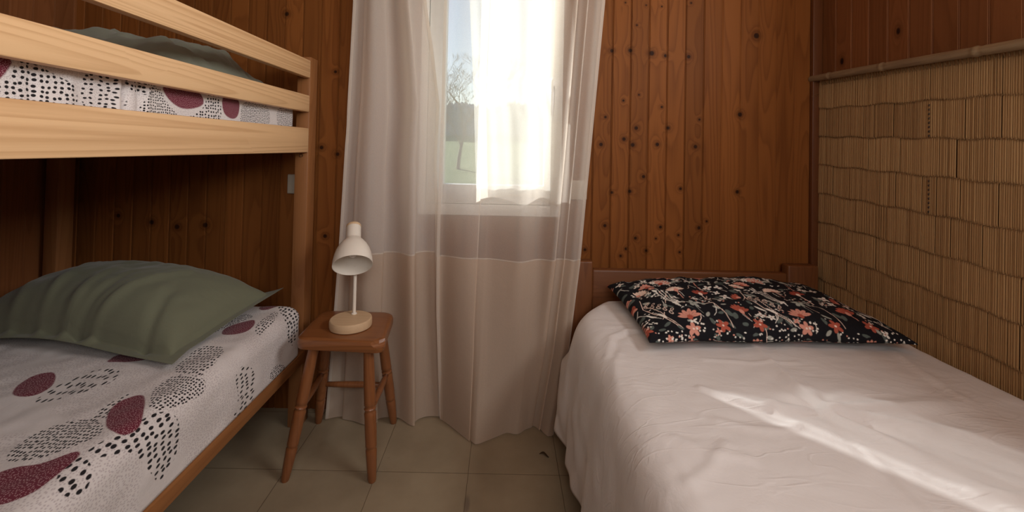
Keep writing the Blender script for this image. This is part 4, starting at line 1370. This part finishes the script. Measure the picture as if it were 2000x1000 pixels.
def tree(x, y, h):
    mb = MB()
    r = random.Random(5)
    def br(p, d, ln, rad, lvl):
        pts = [p]; q = p.copy(); dd = d.copy()
        n = 4
        for k in range(n):
            dd = (dd + Vector((r.uniform(-.16, .16), r.uniform(-.16, .16), .05))).normalized()
            q = q + dd * ln / n
            pts.append(q.copy())
        mb.tube(pts, [rad * (1 - .6 * k / n) for k in range(n + 1)], 5 if lvl else 8, False)
        if lvl >= 6: return
        for k in range(4 if lvl < 3 else 3):
            i = r.choice([2, 3, 4]) if k else 4
            a = r.uniform(0, TAU); sp = r.uniform(.4, .95)
            side = Vector((math.cos(a), math.sin(a), 0))
            nd = (dd * (1 - .3 * sp) + side * sp).normalized()
            br(pts[i], nd, ln * r.uniform(.58, .76), max(rad * .5, .0035), lvl + 1)
    br(Vector((x, y, float(lawn_z(y)) - .05)), Vector((.02, 0, 1)), h * .33, .06, 0)
    o = mb.build('bare_tree', M_bark, None, True, (x, y, float(lawn_z(y))))
    tag(o, 'leafless tree standing on the lawn outside the window', 'tree')
tree(-1.40, 13.0, 4.6)

# ------------------------------------------------------------------ light
SUN_AZ = Vector((.677, -.736, 0)).normalized()
EL = math.radians(22)
sd = Vector((SUN_AZ.x * math.cos(EL), SUN_AZ.y * math.cos(EL), -math.sin(EL)))
sun = bpy.data.lights.new('sun', 'SUN'); sun.energy = 2.3; sun.angle = math.radians(.9); sun.color = (1., .97, .93)
so = bpy.data.objects.new('sun', sun); so.rotation_euler = sd.to_track_quat('-Z', 'Y').to_euler(); so.location = (-4, 6, 4); link(so)
w = bpy.data.worlds.new('sky'); scn.world = w; w.use_nodes = True
nt = w.node_tree; nt.nodes.clear()
sky = nt.nodes.new('ShaderNodeTexSky'); sky.sky_type = 'NISHITA'
sky.sun_disc = False; sky.sun_elevation = EL
sky.sun_rotation = math.atan2(-SUN_AZ.x, -SUN_AZ.y)
sky.air_density = 1.0; sky.dust_density = 1.0; sky.ozone_density = 1.5
bg = nt.nodes.new('ShaderNodeBackground'); bg.inputs[1].default_value = .052
ow = nt.nodes.new('ShaderNodeOutputWorld')
nt.links.new(sky.outputs[0], bg.inputs[0]); nt.links.new(bg.outputs[0], ow.inputs[0])
# fill lamp added outside the unseen opening in the rear wall
al = bpy.data.lights.new('rear_fill_lamp', 'AREA'); al.shape = 'RECTANGLE'; al.size = 1.08; al.size_y = .93; al.energy = 4.6; al.color = (1., .92, .83)
ao = bpy.data.objects.new('rear_fill_lamp', al); ao.location = (.30, YR - .14, 1.675); ao.rotation_euler = (math.radians(90), 0, 0); link(ao)

al = bpy.data.lights.new('side_fill_lamp', 'AREA'); al.shape = 'RECTANGLE'; al.size = .93; al.size_y = .63; al.energy = 6.6; al.color = (1., .95, .90)  # fill lamp added outside the unseen opening in the right wall
ao = bpy.data.objects.new('side_fill_lamp', al); ao.location = (XR + .125, .325, 1.825); ao.rotation_euler = (math.radians(90), 0, math.radians(90)); link(ao)

# ------------------------------------------------------------------ camera
cam = bpy.data.cameras.new('camera'); co = bpy.data.objects.new('camera', cam); link(co)
F, PPX, PPY, ROLL, PITCH = 830., 985., 275., .021, .0166
fw = Vector((0, math.cos(PITCH), math.sin(PITCH))); u0 = Vector((0, -math.sin(PITCH), math.cos(PITCH))); r0 = Vector((1, 0, 0))
Rv = r0 * math.cos(ROLL) + u0 * math.sin(ROLL); Uv = u0 * math.cos(ROLL) - r0 * math.sin(ROLL)
m = Matrix((( Rv.x, Uv.x, -fw.x, 0), (Rv.y, Uv.y, -fw.y, 0), (Rv.z, Uv.z, -fw.z, 1.067), (0, 0, 0, 1)))
co.matrix_world = m
cam.sensor_fit = 'HORIZONTAL'; cam.sensor_width = 36.; cam.lens = 36. * F / 2000.
cam.shift_x = (1000 - PPX) / 2000.; cam.shift_y = (PPY - 500) / 2000.
cam.clip_start = .02; cam.clip_end = 300
scn.camera = co
scn.cycles.transparent_max_bounces = 24
scn.cycles.max_bounces = 12
scn.cycles.diffuse_bounces = 6
scn.cycles.sample_clamp_indirect = 8.
vs = scn.view_settings
vs.view_transform = 'Standard'; vs.look = 'None'; vs.gamma = 1.; vs.use_curve_mapping = False
vs.exposure = 2.0
